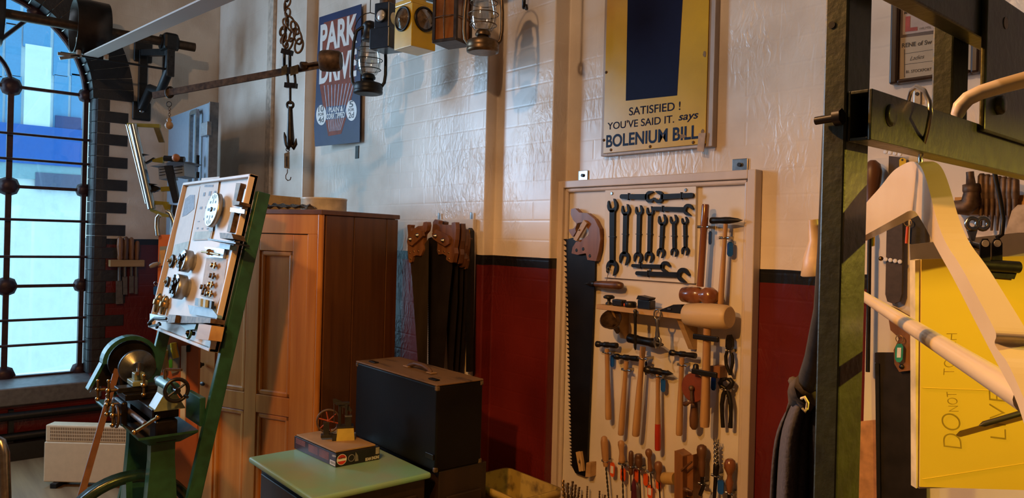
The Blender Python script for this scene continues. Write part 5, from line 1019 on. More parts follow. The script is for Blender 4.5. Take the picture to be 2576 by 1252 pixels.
# flywheel and belt
fw=PX(*zL(420,1040),(xl+xr)/2-.02); fx=(xl+xr)/2-.02; fz=fw.z-.24; fy=fw.y-.01
b=B(); b.lathe((fx-.022,fy,fz),(1,0,0),[(.205,0),(.232,0),(.24,.008),(.228,.016),(.228,.028),(.24,.036),(.232,.044),(.205,.044),(.2,.03),(.2,.014),(.205,0)],56,caps=False); fl=b.obj('flywheel',mat('dark_green_black',(.012,.035,.025),.25,coat=.4),la)
b=B()
for i in range(5): a=i*2*math.pi/5+.35; b.bar((fx,fy,fz),(fx,fy+.21*math.cos(a),fz+.21*math.sin(a)),.02,.05,(1,0,0))
b.cyl((fx-.03,fy,fz),(fx+.03,fy,fz),.04); b.obj('flywheel_spoke',MGR,la)
B().cyl((xl+.04,fy,fz),(xr-.07,fy,fz),.012).obj('crank_shaft',M_DKST,la)
pa,pb=PX(*zL(298,235),xl-.10),PX(*zL(60,1255),fx-.02); pc=Vector((fx-.01,fy-.236,fz+.03)); B().bar(pa,pb.lerp(pc,.3),.022,.006,(1,0,0)).obj('treadle_belt',mat('brown_leather_belt',(.19,.085,.04),.5,var=.2),la)
# ================================================================ DISPLAY BOARD ON GREEN POSTS
tau=math.radians(11.5); P0=PZ(527,1080,zt1); un=Vector((0,math.sin(tau),math.cos(tau))); nn=Vector((0,-math.cos(tau),math.sin(tau)))
def pn(u,v,off=0): return PN(u,v,P0+nn*off,nn)
dbd=thing('display_stand','leaning cream display board of lathe accessories on green posts','display board',(P0.x,P0.y,0))
xR=pn(553,900).x; xL_=pn(388,870).x
def post(x,zt_,name): 
    top=P0+un*((zt_-P0.z)/un.z); bot=P0+un*((0-P0.z)/un.z); w2=.028; dpt=.048
    vs=[]
    for q_ in(bot,top):
        q2=Vector((x,q_.y,q_.z)); vs+=[q2+Vector((-w2,0,0)),q2,q2-nn*dpt,q2+Vector((-w2,0,0))-nn*dpt]
    B().hexa(vs).obj(name,MGR,dbd,bevel=.003)
ztp=pn(648,480).z
post(xR,ztp,'post'); post(xL_+.02,ztp-.03,'post')
p=zL(800,565); zz1=PZ(497,1085,zt1).z; B().box((xR-.10,P0.y+.0,zt1+.045),(.16,.02,.10)).obj('fixing_plate',MGR,dbd,bevel=.003)
bo=.022
q4=[pn(*q,bo) for q in((468,455),(633,446),(538,880),(378,828))]
xa=(q4[0].x+q4[3].x)/2; xb_=(q4[1].x+q4[2].x)/2; s0_=(q4[2]-P0).dot(un)*.5+(q4[3]-P0).dot(un)*.5; s1_=(q4[0]-P0).dot(un)*.5+(q4[1]-P0).dot(un)*.5
def bp_(x,s,o): q=P0+un*s+nn*o; return Vector((x,q.y,q.z))
def brd(x0,x1,sa,sb,o0,o1,name,m,bev=.002,par=None): return B().hexa([bp_(x,s,o) for s in(sa,sb) for x,o in((x0,o0),(x0,o1),(x1,o1),(x1,o0))][:0] or [bp_(x,s,o) for s in(sa,sb) for x,o in((x0,o1),(x1,o1),(x1,o0),(x0,o0))]).obj(name,m,par or dbd,bevel=bev)
brd(xa,xb_,s0_,s1_,.002,.016,'back_panel',M_CREAM)
for q in((xa,xa+.012,s0_,s1_),(xb_-.012,xb_,s0_,s1_),(xa,xb_,s1_-.012,s1_),(xa,xb_,s0_,s0_+.012)): brd(*q,.002,.034,'frame_strip',M_CREAMF)
def zD(x,y): return (360+x/4.172,600+y/4.172)
def zE(x,y): return (480+x/5.69,460+y/5.69)
YB=.017
def flat(px,o,th,name,m,par,bev=0): return B().prism([pn(*q,o) for q in px],-nn*th).obj(name,m,par,bevel=bev)
# instruction sheets
MPAP=mat('printed_paper',(.62,.58,.52),.6,var=.05,bump=0); MPB=mat('blue_grey_print',(.20,.23,.30),.6,var=.3,scale=90,bump=0,detail=8); MPL=mat('pale_green_card',(.42,.50,.44),.6,bump=0)
t=thing('instruction_sheet','printed sheet with grey blue lathe picture, left on display board','paper sheet',tuple(pn(455,640,YB)))
flat([(462,465),(500,463),(488,610),(447,622),(437,655),(432,640)][:0] or [(465,470),(503,468),(470,640),(430,655)],YB+.002,.001,'paper',MPAP,t)
flat([(466,500),(478,490),(490,490),(488,525),(470,540),(458,545)],YB+.003,.0005,'picture',MPB,t); flat([(440,615),(476,606),(470,636),(432,645)],YB+.003,.0005,'green_panel',MPL,t)
t=thing('parts_sheet','tall printed parts sheet with small drawings, right on display board','paper sheet',tuple(pn(515,600,YB)))
flat([(507,448),(552,444),(535,580),(530,602),(483,604),(490,560)],YB+.005,.001,'paper',MPAP,t)
for i,(x,y,w_,h_) in enumerate(((515,465,22,5),(512,484,5,9),(526,481,6,11),(539,480,5,7),(525,500,6,2),(540,502,6,2),(503,520,6,6),(517,519,6,6),(512,548,6,5),(497,556,5,2),(495,572,4,4),(507,573,4,4),(520,573,4,4))):
    flat([(x,y),(x+w_,y-.6),(x+w_-h_*.2,y+h_),(x-h_*.2,y+h_)],YB+.006,.0004,'drawing',MPB,t)
flat([(490,583),(532,580),(528,600),(485,602)],YB+.006,.0005,'green_panel',MPL,t)
def disc(name,lab,cat,c,rpx,prof,m,group=None,o=YB,n=28):
    p=pn(*c,o); k=ms(p); t=thing(name,lab,cat,tuple(p),group); B().lathe(p,nn,[(r*k*rpx,h*k*rpx) for r,h in prof],n).obj('body',m,t); return t,p,k
MFP=mat('satin_steel',(.36,.38,.40),.35,.8,var=.15,bump=.03)
t,p,k=disc('face_plate','round slotted steel faceplate near top of display board','faceplate',zE(425,410),44,[(.3,0),(.3,.25),(1,.26),(1,.5),(.97,.52)],MFP)
fc=p+nn*k*44*.525; ex=Vector((1,0,0)); ey=un
for a,rr_,w_,h_ in [(90,.62,.05,.55),(270,.62,.05,.55),(0,.5,.26,.16),(180,.5,.26,.16),(45,.6,.16,.14),(135,.6,.16,.14),(225,.6,.16,.14),(315,.6,.16,.14),(70,.78,.06,.2),(110,.78,.06,.2),(250,.78,.06,.2),(290,.78,.06,.2)]:
    c=fc+(ex*math.cos(math.radians(a))+ey*math.sin(math.radians(a)))*rr_*k*44; W=w_*k*44/2; Hh=h_*k*44/2; B().prism([c+ex*i*W+ey*j*Hh for i,j in((-1,-1),(1,-1),(1,1),(-1,1))],nn*.0006).obj('slot',BLK,t)
B().lathe(fc,nn,[(k*6,0),(k*6,k*2),(k*3,k*2)],14).obj('hub',M_DKST,t)
for lab,c,r in(('three jaw lathe chuck with dark jaws, upper of two on display board',zD(530,250),28),('four jaw lathe chuck with dark jaws, lower of two on display board',zD(470,520),31)):
    t,p,k=disc('lathe_chuck',lab,'chuck',c,r,[(.75,0),(.75,.3),(1,.32),(1,1.0),(.95,1.05),(.3,1.05),(.28,.8)],MFP,'lathe chucks on the display board')
    fc=p+nn*k*r*1.05
    for i in range(3 if 'three' in lab else 4):
        a=i*2*math.pi/(3 if 'three' in lab else 4)+.6; d=ex*math.cos(a)+ey*math.sin(a); s=nn.cross(d); b=B(); c=fc+d*k*r*.55
        for j,h in((-.3,.28),(0,.18),(.3,.1)): b.hexa([c+d*(j+x)*k*r+s*y*k*r+nn*z*k*r for z in(-.05,h) for x,y in((-.15,-.13),(.15,-.13),(.15,.13),(-.15,.13))])
        b.obj('jaw',M_DKST,t)
for lab,c,r in(('black ringed knob, first in upper pair on display board',zD(318,240),11.5),('black ringed knob, second in upper pair on display board',zD(393,245),10.5),('black ringed knob, first in lower pair on display board',zD(265,455),9),('smallest black ringed knob, second in lower pair on display board',zD(337,467),7)):
    t,p,k=disc('ringed_knob',lab,'knob',c,r*1.5,[(.85,0),(1,.15),(1,.3),(.85,.4),(.6,.42)],M_BLACK,'ringed knobs on the display board'); B().lathe(p+nn*k*r*.6,nn,[(k*r*.85,0),(k*r*.7,k*r*.15),(k*r*.35,k*r*.25),(k*r*.35,k*r*.6),(0,k*r*.65)],14).obj('centre',M_BRASS,t)
for lab,c in(('brass coloured collet holder, left at lower edge of display board',zD(155,690)),('brass coloured collet holder, right at lower edge of display board',zD(222,715))):
    p=pn(*c,YB+.012); k=ms(p); t=thing('collet_holder',lab,'collet holder',tuple(p),'collet holders on the display board')
    B().lathe(p-un*k*20,un,[(k*6,0),(k*7,k*18),(k*12,k*19),(k*12.5,k*21),(k*12.5,k*30),(k*12,k*32),(k*8,k*33),(k*8,k*40),(k*4,k*46),(k*2,k*48)],16).obj('body',M_BRASS,t)
def strip(name,lab,cat,parts):
    t=None
    for i,(px,o,th,pname,m) in enumerate(parts):
        if t is None: t=thing(name,lab,cat,tuple(pn(*px[0],YB)))
        flat(px,YB+o,th,pname,m,t,.0015)
strip('milling_attachment','brown steel swivel attachment on vertical bar beside the faceplate','attachment',[([zE(*q) for q in((650,0),(715,0),(640,300),(600,300))],.025,.02,'upper_bar',M_RUST),([zE(*q) for q in((590,250),(700,265),(690,310),(600,320))],.045,.04,'clamp',M_RUST),([zE(*q) for q in((570,420),(625,420),(560,700),(515,700))],.03,.025,'lower_bar',M_RUST),([zE(*q) for q in((410,710),(580,720),(610,800),(420,790))],.05,.045,'vice_block',M_RUST),([zE(*q) for q in((240,790),(640,850),(640,870),(240,815))],.06,.05,'base_plate',M_DKST),([zE(*q) for q in((565,350),(770,380),(765,440),(560,410))],.03,.005,'strap',M_STEEL)])
strip('steel_rule','blue grey steel rod along right edge of display board','rod',[([zE(*q) for q in((765,80),(795,90),(640,730),(620,720))],.012,.010,'body',M_STEEL)])
strip('blue_box_clamp','blue painted clamp with brass spindle on display board','clamp',[([zD(*q) for q in((805,45),(915,65),(905,115),(800,100))],.03,.025,'blue_block',mat('pale_blue_paint',(.22,.42,.55),.4)),([zD(*q) for q in((640,85),(855,105),(835,205),(700,190))],.012,.010,'plate',MFP)])
p=pn(*zD(690,140),YB+.02); b=B(); b.cyl(pn(*zD(615,138),YB+.03),pn(*zD(690,145),YB+.03),.004); b.lathe(p,ex,[(.012,0),(.012,.006)],14); b.cyl(pn(*zD(710,150),YB+.03),pn(*zD(800,170),YB+.03),.004); tag(b.obj('brass_spindle',M_BRASS),'brass spindle pair lying on steel plate of blue clamp','spindle')
strip('backing_card','pale card behind the small brass parts on display board','card',[([zD(*q) for q in((668,205),(880,215),(790,830),(485,790),(520,700),(720,700))][:0] or [zD(*q) for q in((665,200),(882,215),(830,560),(745,790),(735,640),(600,600))],.001,.001,'card',mat('orange_tan_card',(.52,.36,.2),.6,bump=0))])
names=['knurling holder','steady bracket','swivel vice','tee slot bolt','toolholder bracket','slim carrier']
for i,(x,y) in enumerate(((745,280),(730,390),(715,480),(650,570),(705,575),(635,510))):
    c=pn(*zD(x,y),YB+.012); k=ms(c); b=B(); b.bar(c-ex*k*11,c+ex*k*11,k*5,k*4); b.bar(c-un*k*8+ex*k*3,c+un*k*8+ex*k*3,k*5,k*5,(1,0,0)); b.lathe(c-ex*k*10,nn,[(k*6,0),(k*6,k*5),(k*3,k*6)],10); b.ball(c+ex*k*11,k*4,8)
    tag(b.obj('lathe_part',M_BRASS if i%2==0 else M_RUST),f'small {names[i]} '+['at top of','second down on','in middle of','at lower left of','at foot of','left of'][i]+' the tan card','lathe part','small lathe parts on the card')
strip('tool_tray','narrow blue tray with dark slots and pale pegs on display board','tray',[([zD(*q) for q in((470,695),(725,740),(780,810),(775,835),(490,790))],.02,.018,'blue_base',mat('pale_blue_tray',(.20,.36,.48),.45)),([zD(*q) for q in((550,620),(720,655),(712,735),(540,700))],.03,.01,'dark_slot',M_BLACK),([zD(*q) for q in((582,625),(605,628),(600,710),(578,706))],.04,.01,'pale_peg',MPL),([zD(*q) for q in((632,635),(655,640),(648,720),(626,716))],.04,.01,'pale_peg',MPL)])
strip('dividing_slide','long dark machine slide along foot of display board','slide',[([zD(*q) for q in((350,800),(710,835),(705,885),(360,885))],.055,.05,'slide_bar',M_RUST),([zD(*q) for q in((70,785),(270,825),(265,860),(70,850))],.06,.045,'white_arm',MFP),([zD(*q) for q in((265,795),(345,800),(330,880),(255,885))],.07,.05,'bracket',M_RUST),([zD(*q) for q in((365,885),(560,885),(540,950),(450,960))],.04,.035,'dark_casting',MGR)])
p=pn(*zD(485,990),YB+.03); t=thing('green_handwheel','small dark green handwheel under the long slide','handwheel',tuple(p)); k=ms(p); B().ring(p,nn,k*13,k*3.5,20,8).obj('rim',MGR,t); B().lathe(p-nn*.02,nn,[(k*5,0),(k*5,.03),(k*3,.034)],12).obj('hub',M_DKST,t)
strip('cream_block','cream wooden block at lower right of display board','block',[([zD(*q) for q in((585,885),(718,910),(685,1065),(550,1050))],.05,.045,'body',M_PINE)])
c=pn(*zD(110,880),YB+.05); k=ms(c); b=B(); b.tube([pn(*zD(250,840),YB+.06),pn(*zD(120,835),YB+.06),pn(*zD(75,870),YB+.06)],k*4,8); b.ball(pn(*zD(70,890),YB+.055),k*6,8); b.bar(pn(*zD(70,920),YB+.05),pn(*zD(180,900),YB+.05),k*5,k*6); b.bar(pn(*zD(140,940),YB+.05),pn(*zD(170,880),YB+.05),k*5,k*4); tag(b.obj('clamp_lever',M_DKST),'small steel lever mechanism at lower left corner of display board','lever')
# ================================================================ ORANGE TOOL PANEL BEHIND THE LATHE
od=3.36; MOR=mat('salmon_orange_paint',(.56,.17,.07),.4,var=.15,scale=5,bump=.05)
op=thing('orange_tool_panel','salmon orange painted panel with tools behind the lathe','panel',(PD(450,1200,od).x,PD(450,1200,od).y,0))
def od_(pts,d,th,name,m,bev=.002): return B().prism([PD(*q,d) for q in pts],FW*th).obj(name,m,op,bevel=bev)
B().prism([PD(399,590,od),PD(507,590,od),Vector((*PD(492,1252,od).xy,0)),Vector((*PD(384,1252,od).xy,0))],FW*.02).obj('panel',MOR,op)
od_([(456,870),(468,870),(464,1100),(452,1100)],od-.012,.01,'white_strip',M_WHITE); od_([(470,868),(478,868),(477,885),(469,885)],od-.012,.008,'grey_clip',M_DKST)
od_([(402,620),(428,618),(424,660),(400,662)],od-.012,.01,'blue_grey_plate',MDB)
t=thing('spoon_gouge','long tool with bent pale blue handle leaning behind display board','tool',tuple(PD(405,590,od-.05))); B().tube([PD(398,592,od-.02),PD(395,570,od-.02),PD(396,548,od-.02),PD(402,541,od-.02)],.010,10).obj('left_handle',MTB,t); B().tube([PD(438,590,od-.02),PD(436,555,od-.02),PD(428,536,od-.02),PD(419,532,od-.02)],.010,10).obj('right_handle',MTB,t)
t=thing('wooden_handled_knife','pale blade tool with wooden handle hanging on orange panel edge','knife',tuple(PD(410,700,od-.03))); B().prism([PD(402,630,od-.03),PD(416,628,od-.03),PD(412,668,od-.03),PD(405,668,od-.03)],FW*.015).obj('handle',M_PINE,t,bevel=.003); B().prism([PD(405,668,od-.025),PD(412,668,od-.025),PD(409,715,od-.025)],FW*.006).obj('blade',M_STEEL,t)
B().tube([PD(398,664,od-.05),PD(385,668,od-.05),PD(379,672,od-.05)],[.012,.013,.008],10); b=B(); b.tube([PD(399,662,od-.03),PD(388,666,od-.03),PD(378,670,od-.03)],[.008,.012,.009],10); tag(b.obj('grey_handle',mat('grey_rubber',(.22,.20,.19),.5)),'grey rounded handle sticking out left of the orange panel','handle')
p=PD(391,730,od-.03); t=thing('blue_key_tag','blue key tag hanging at left edge of display board','key tag',tuple(p)); B().prism([PD(*q,od-.03) for q in((386,722),(391,719),(396,722),(395,740),(390,743),(386,740))],FW*.004).obj('body',M_BLUE,t); B().ring(PD(392,713,od-.03),FW,.009,.0015,12,5).obj('ring',M_STEEL,t)
t=thing('hanging_plane_tool','grey blue steel tool with green tag hanging on orange panel','tool',tuple(PD(432,950,od-.04))); B().prism([PD(*q,od-.03) for q in((420,868),(440,862),(448,900),(446,935),(432,940),(424,905))],FW*.02).obj('body',MDB,t,bevel=.004); B().prism([PD(*q,od-.036) for q in((424,905),(433,903),(433,924),(425,925))],FW*.004).obj('green_tag',mat('bright_green_plastic',(.08,.50,.05),.35,bump=0),t); B().tube([PD(436,862,od-.04),PD(438,880,od-.04),PD(443,900,od-.04)],.014,8).obj('yellow_handle',M_YEL,t)
B().tube([PD(415,880,od-.04),PD(413,935,od-.04)],.014,10).obj('wooden_stick',M_HANDLE,t)
# ================================================================ GREEN STEEL RACK IN THE RIGHT FOREGROUND
cr=PD(2120,600,.385); xC=cr.x; yC=cr.y; TW,TD=.0128,.027
MRK=mat('dark_green_rack_paint',(.026,.031,.007),.45,.1,var=.35,scale=70,bump=.6,bscale=160,bdist=.0008,coat=.15)
rk=thing('steel_rack','dark green painted steel rack in the right foreground','rack',(xC,yC,0))
def rb(x0,x1,y0,y1,z0,z1,name,m=None,bev=.0012): return B().box(((x0+x1)/2,(y0+y1)/2,(z0+z1)/2),(x1-x0,y1-y0,z1-z0)).obj(name,m or MRK,rk,bevel=bev)
rb(xC-TW,xC,yC,yC+TD,0,2.3,'post')
zb0=PX(2195,352,xC+TW).z; zb1_=PX(2195,222,xC+TW).z; wl=.0018
yE=-.75
for (x0,x1,z0,z1) in((xC+.0004,xC+wl,zb0,zb1_),(xC+TW-wl,xC+TW,zb0,zb1_),(xC+wl,xC+TW-wl,zb0,zb0+wl),(xC+wl,xC+TW-wl,zb1_-wl,zb1_)): rb(x0,x1,yC+.001,yE,z0,z1,'hollow_rail_wall',bev=.0004)
zt9=PX(2380,45,xC+TW).z; rb(xC+.0004,xC+TW,yC+.001,yE,zt9,zt9+.028,'top_rail')
y2=PX(2397,200,xC).y; rb(xC-TW,xC,y2,y2+TD,zb1_-.02,zt9+.03,'upright'); y3=PX(2462,200,xC+TW).y
rb(xC+TW+.0005,xC+TW+.004,y3,y3+.16,zb1_-.005,zt9+.03,'gusset_plate')
for u,v,d in((2510,265,.004),):
    p=PX(u,v,xC+TW+.004); B().lathe(p,(1,0,0),[(.0062,0),(.0062,.003),(.005,.0042),(0,.0044)],6).obj('bolt',MRK,rk)
p=PX(2530,58,xC+TW+.0042); B().lathe(p,(1,0,0),[(.004,0),(.004,.0003)],14).obj('bolt_hole',mat('bare_metal_spot',(.30,.24,.17),.5),rk)
p=PX(2240,290,xC+TW); B().lathe(p,(1,0,0),[(.006,0),(.0058,.0012),(.003,.0012)],16).obj('rivet',MRK,rk)
p=PY(2093,63,yC); B().lathe(p+Vector((0,-.0003,0)),(0,-1,0),[(.0019,0),(.0019,.0002)],12).obj('bolt_hole',M_BLACK,rk)
for (u,v) in((2105,290),): 
    a=PY(u+20,292,yC-.004); B().cyl(PY(2052,304,yC-.004),PY(2122,292,yC-.004),.0022,n=10).obj('threaded_bolt',M_DKST,rk); B().lathe(PY(2100,296,yC-.004),(PY(2122,292,yC-.004)-PY(2052,304,yC-.004)),[(.0045,0),(.0045,.004)],6).obj('nut',M_DKST,rk)
rb(xC-TW,xC,yE-TD,yE,0,2.3,'post'); rb(xC-.06,xC+.06,yC,yC+TD,0,.02,'foot_bar')
# strap down the post and the hanging apron
MSTR=mat('dark_cloth_strap',(.022,.018,.014),.8,var=.4,scale=60,bump=.4)
ap=thing('work_apron','dark blue grey work apron tied up and hanging behind rack post','apron',tuple(PD(2030,1252,.72)))
b=B(); d9=.50
b.tube([PD(2088,310,.43),PD(2088,450,.44),PD(2082,620,.46),PD(2072,780,.50),PD(2052,900,.56),PD(2030,985,.62)],[.004,.0055,.006,.0065,.008,.010],10); b.obj('strap',MSTR,ap)
MAP=mat('blue_grey_twill',(.040,.036,.050),.85,var=.3,scale=300,bump=.3,detail=2)
rows=[]; da=.66
prof=[(940,2022,2070),(975,2005,2082),(1010,1992,2090),(1040,1972,2096),(1080,1953,2100),(1130,1944,2108),(1190,1939,2114),(1270,1935,2118),(1400,1932,2122)]
n=36
for v,l,r in prof:
    row=[]
    for i in range(n+1):
        t=i/n; u=l+(r-l)*t; am=.004+.010*min(1,(v-930)/150); fold=am*math.sin(t*15+.5)+am*.6*math.sin(t*27+v*.004)
        row.append(PD(u,v,da-.035*math.sin(math.pi*t)+fold))
    rows.append(row)
vs=[p for r in rows for p in r]; m_=n+1
fs=[(k*m_+i,k*m_+i+1,(k+1)*m_+i+1,(k+1)*m_+i) for k in range(len(rows)-1) for i in range(n)]
b=B(); b.add(vs,fs,True); o=b.obj('cloth',MAP,ap,sub=1); o.modifiers.new('solid','SOLIDIFY').thickness=.003
b=B(); random.seed(11)
MKN=mat('brown_cloth_knot',(.055,.038,.022),.85,var=.4,scale=80,bump=.4)
b=B(); b.tube([PD(1998,1010,.64),PD(2015,985,.62),PD(2035,975,.60),PD(2058,985,.60),PD(2072,1008,.61)],[.005,.011,.014,.012,.006],10); b.tube([PD(2006,965,.63),PD(2020,990,.61),PD(2032,1010,.61),PD(2028,1030,.61)],[.004,.008,.009,.004],8); b.tube([PD(1994,958,.63),PD(2004,962,.62),PD(2014,978,.62)],[.004,.005,.006],8); b.obj('knot',MKN,ap)
b=B(); b.tube([PD(2016,1002,.59),PD(2024,998,.585),PD(2032,1012,.585),PD(2030,1028,.59)],.0012,6); b.tube([PD(2018,1026,.59),PD(2026,1036,.588),PD(2029,1026,.588)],.001,6); b.obj('white_string',mat('white_string',(.55,.48,.30),.8),ap)
rows=[]
for v,l,r in((900,2060,2092),(960,2062,2096),(1050,2072,2104),(1160,2080,2110),(1300,2082,2114)):
    rows.append([PD(l+(r-l)*i/10,v,.60+.012*math.sin(i*.9)) for i in range(11)])
b=B(); b.add([p for r in rows for p in r],[(k*11+i,k*11+i+1,(k+1)*11+i+1,(k+1)*11+i) for k in range(4) for i in range(10)],True); o=b.obj('side_fold',MKN,ap,sub=1); o.modifiers.new('solid','SOLIDIFY').thickness=.002
p=PD(2040,676,.8); t=thing('cream_funnel','edge of cream plastic funnel just left of rack post','funnel',tuple(p)); B().lathe(PD(2066,690,.8),PD(2050,600,.8)-PD(2062,690,.8),[(.020,0),(.021,.001),(.016,.02),(.008,.038),(.006,.06)],24).obj('cone',mat('cream_plastic',(.45,.33,.20),.4,bump=0),t)
# ================================================================ WOODEN COAT HANGERS
ap0=PD(2300,412,.42); nd=Vector((.5,-.866,0)); n1=Vector((.866,.5,0)); plh=(ap0,n1)
hg=thing('coat_hanger','varnished pale wooden coat hanger with trouser bar in the foreground','coat hanger',tuple(ap0-Vector((0,0,.12))))
MHG=wood('hanger_beech',(.62,.52,.38),(.56,.45,.31),.3,axis='x',scale=4,coat=.5)
poly=[(2140,560),(2180,508),(2215,470),(2245,430),(2270,414),(2290,405),(2310,409),(2324,431),(2339,482),(2354,546),(2377,610),(2416,666),(2450,730),(2500,823),(2508,845),(2500,862),(2512,882),(2535,910),(2569,986),(2620,1100),(2590,1112),(2556,1000),(2521,938),(2461,824),(2400,702),(2364,640),(2339,592),(2313,545),(2296,524),(2260,545),(2175,592),(2140,612)]
def chaikin(p):
    o=[]
    for i in range(len(p)):
        (a,b_),(c,d)=p[i],p[(i+1)%len(p)]; o+=[(a*.75+c*.25,b_*.75+d*.25),(a*.25+c*.75,b_*.25+d*.75)]
    return o
poly=chaikin(chaikin(poly))
b=B(); b.plank(poly,plh,n1*.0095); b.obj('wooden_arms',MHG,hg,bevel=.0022,seg=3)
pA,pB=PN(2120,712,ap0+n1*.0048,n1),PN(2590,1008,ap0+n1*.0048,n1); B().cyl(pA,pB,.0046,n=16).obj('trouser_bar',MHG,hg)
H=[(2318,425),(2315,400),(2318,380),(2332,330),(2341,285),(2338,255),(2325,228),(2306,217),(2292,228),(2286,250),(2284,268)]
b=B(); b.tube([PN(u,v,ap0+n1*.0048,n1) for u,v in H[:6]]+[PN(u,v,ap0+n1*.0048-n1*.0,n1) for u,v in H[6:]],.0013,8); b.obj('wire_hook',M_STEEL,hg)
h2=thing('coat_hanger','rounded end of white coat hanger crossing the rack at right border','coat hanger',tuple(PD(2500,230,.5)),None)
b=B(); pts=[(2409,300),(2409,288),(2416,268),(2435,248),(2468,232),(2520,216),(2580,200),(2660,178)]; 
b.tube([PD(u,v,.47-.0001*(u-2409)) for u,v in pts],[.0022,.0040,.0046,.0046,.0046,.0048,.005,.005],12); b.obj('arm',mat('ivory_plastic',(.62,.52,.42),.4,var=.06,bump=0),h2)
b=B(); b.tube([PD(2660,178,.445),PD(2690,120,.44),PD(2700,60,.44)],.0014,8); b.obj('wire_hook',M_STEEL,h2)
# ================================================================ YELLOW FOLDER ON A CLIP
df=1.05; fn=-FW; plf=(PD(2450,900,df),-FW)
fo=thing('yellow_folder','yellow card folder with pencilled warning hanging from a black clip','folder',tuple(PD(2450,1232,df)))
MYF=mat('yellow_card',(.60,.42,.045),.65,var=.06,scale=5,bump=.05,bscale=30)
B().prism([PD(*q,df) for q in((2318,652),(2700,640),(2700,1236),(2314,1224))],FW*.002).obj('cover',MYF,fo)
B().prism([PD(*q,df+.004) for q in((2302,655),(2318,652),(2314,1224),(2305,1228))],FW*.014).obj('page_block',mat('page_edges',(.62,.50,.26),.7,bump=.1),fo)
B().prism([PD(*q,df+.022) for q in((2288,615),(2560,585),(2700,580),(2700,1220),(2312,1228),(2300,900))],FW*.001).obj('plastic_sleeve',mat('milky_plastic',(.46,.42,.42),.3,var=.08,bump=.03),fo)
MPN=mat('pencil_line',(.30,.20,.015),.7,bump=0)
text('DO',(2421,1128),(2415,1042),44,plf,MPN,fo,off=-.022,upv=(2372,1122),lift=.0006); text('NOT',(2412,1034),(2406,985),32,plf,MPN,fo,off=-.022,upv=(2386,1034),lift=.0006); text('TOUCH',(2400,942),(2408,838),32,plf,MPN,fo,off=-.022,upv=(2372,942),lift=.0006)
text('LIVE',(2532,1105),(2528,985),44,plf,MPN,fo,off=-.022,upv=(2490,1100),lift=.0006)
for a,c in(((2320,975),(2576,985)),((2320,1205),(2576,1165))): B().cyl(PD(*a,df-.0004),PD(*c,df-.0004),.0005,n=5).obj('crease',MYF,fo)
cl=thing('bulldog_clip','black bulldog clip gripping top of the yellow folder','clip',tuple(PD(2505,690,df)))
B().tube([PD(2440,664,df-.010),PD(2562,672,df-.010)],.0085,14).obj('roll',M_BLACK,cl); B().prism([PD(*q,df-.006) for q in((2448,676),(2560,682),(2552,702),(2456,694))],FW*.004).obj('jaw',M_BLACK,cl)
for u,m_ in((2480,0),(2510,1)):
    B().prism([PD(*q,df-.016+m_*.004) for q in((u-14,655),(u+12,657),(u+12,612),(u+5,600),(u-7,600),(u-14,612))],FW*.002).obj('grip',M_DKST,cl,bevel=.002); B().lathe(PD(u-1,612,df-.0165+m_*.004),-FW,[(.005,0),(.005,.0006)],14).obj('grip_hole',M_CREAM,cl)
c2=thing('chrome_clip','small chrome bulldog clip on the plastic sleeve','clip',tuple(PD(2445,620,df+.01)))
for u in(2446,2472): B().ring(PD(u,562,df),-FW,.008,.0035,16,8).obj('loop',M_STEEL,c2)
B().prism([PD(*q,df+.002) for q in((2435,576),(2460,576),(2452,606),(2444,606))],FW*.004).obj('body',M_STEEL,c2,bevel=.002); B().tube([PD(2424,612,df+.004),PD(2468,622,df+.004)],.0055,10).obj('jaw',M_STEEL,c2)
b=B(); b.tube([PD(2498,400,df),PD(2503,440,df),PD(2516,500,df),PD(2524,550,df),PD(2520,590,df),PD(2508,598,df)],.0032,8); b.obj('cord',M_BLACK,cl)
b=B(); b.tube([PD(2463,1070,df-.04),PD(2475,1066,df-.041),PD(2700,1000,df-.06)],[.0008,.0040,.0040],8); tag(b.obj('black_pencil',mat('black_pencil',(.018,.014,.010),.45)),'black pencil standing out in front of the yellow folder','pencil')
# ================================================================ RIGHT HAND WALL BOARD
yb2=-.022
wb=thing('saw_wall_board','pale cream board on back wall behind the rack holding old saws','board',tuple(PY(2380,1252,0)))
xw0,xw1=PY(2178,800,yb2).x,.15; zwt=PY(2300,392,yb2).z
B().box(((xw0+xw1)/2,yb2/2,(zwt+.3)/2),(xw1-xw0,-yb2-.001,zwt-.3)).obj('back_panel',M_CREAM,wb,bevel=.002)
B().plate([(2160,1060),(2210,1055),(2212,1290),(2160,1290)],yb2-.006,.0055).obj('pink_strip',mat('salmon_board',(.55,.27,.14),.55),wb)
def wthing(name,lab,cat,ref,y=-.04): return thing(name,lab,cat,tuple(PY(*ref,y)))
t=wthing('brown_mallet_handle','dark turned wooden handle just right of rack post','handle',(2190,545))
B().turn(PY(2196,403,-.06),PY(2188,560,-.06),[(0,.008),(.06,.020),(.18,.026),(.35,.024),(.55,.016),(.8,.014),(1,.016)],18).obj('body',M_DKWOOD,t); B().tube([PY(2188,560,-.06),PY(2183,935,-.06)],.006,8).obj('rod',M_BLACK,t)
t=wthing('razor_strop','long dark brown strip with rounded end held by metal strap','strip',(2247,762))
B().plate([(2236,392),(2272,396),(2270,600),(2268,740),(2262,758),(2247,764),(2232,758),(2227,740),(2230,590)],-.05,.012).obj('strip',mat('dark_brown_leather',(.05,.032,.025),.6,var=.25,scale=60,bump=.2),t,bevel=.003)
for v in(382,652): 
    for i in range(4): B().lathe(PY(2228+12*i,v+2*i,-.056),(0,-1,0),[(.006,0),(.006,.001),(.0025,.001)],12).obj('chain_strap',M_WHITE,t)
B().ball(PY(2216,650,-.045),.007,10).obj('brass_screw',M_BRASS,t)
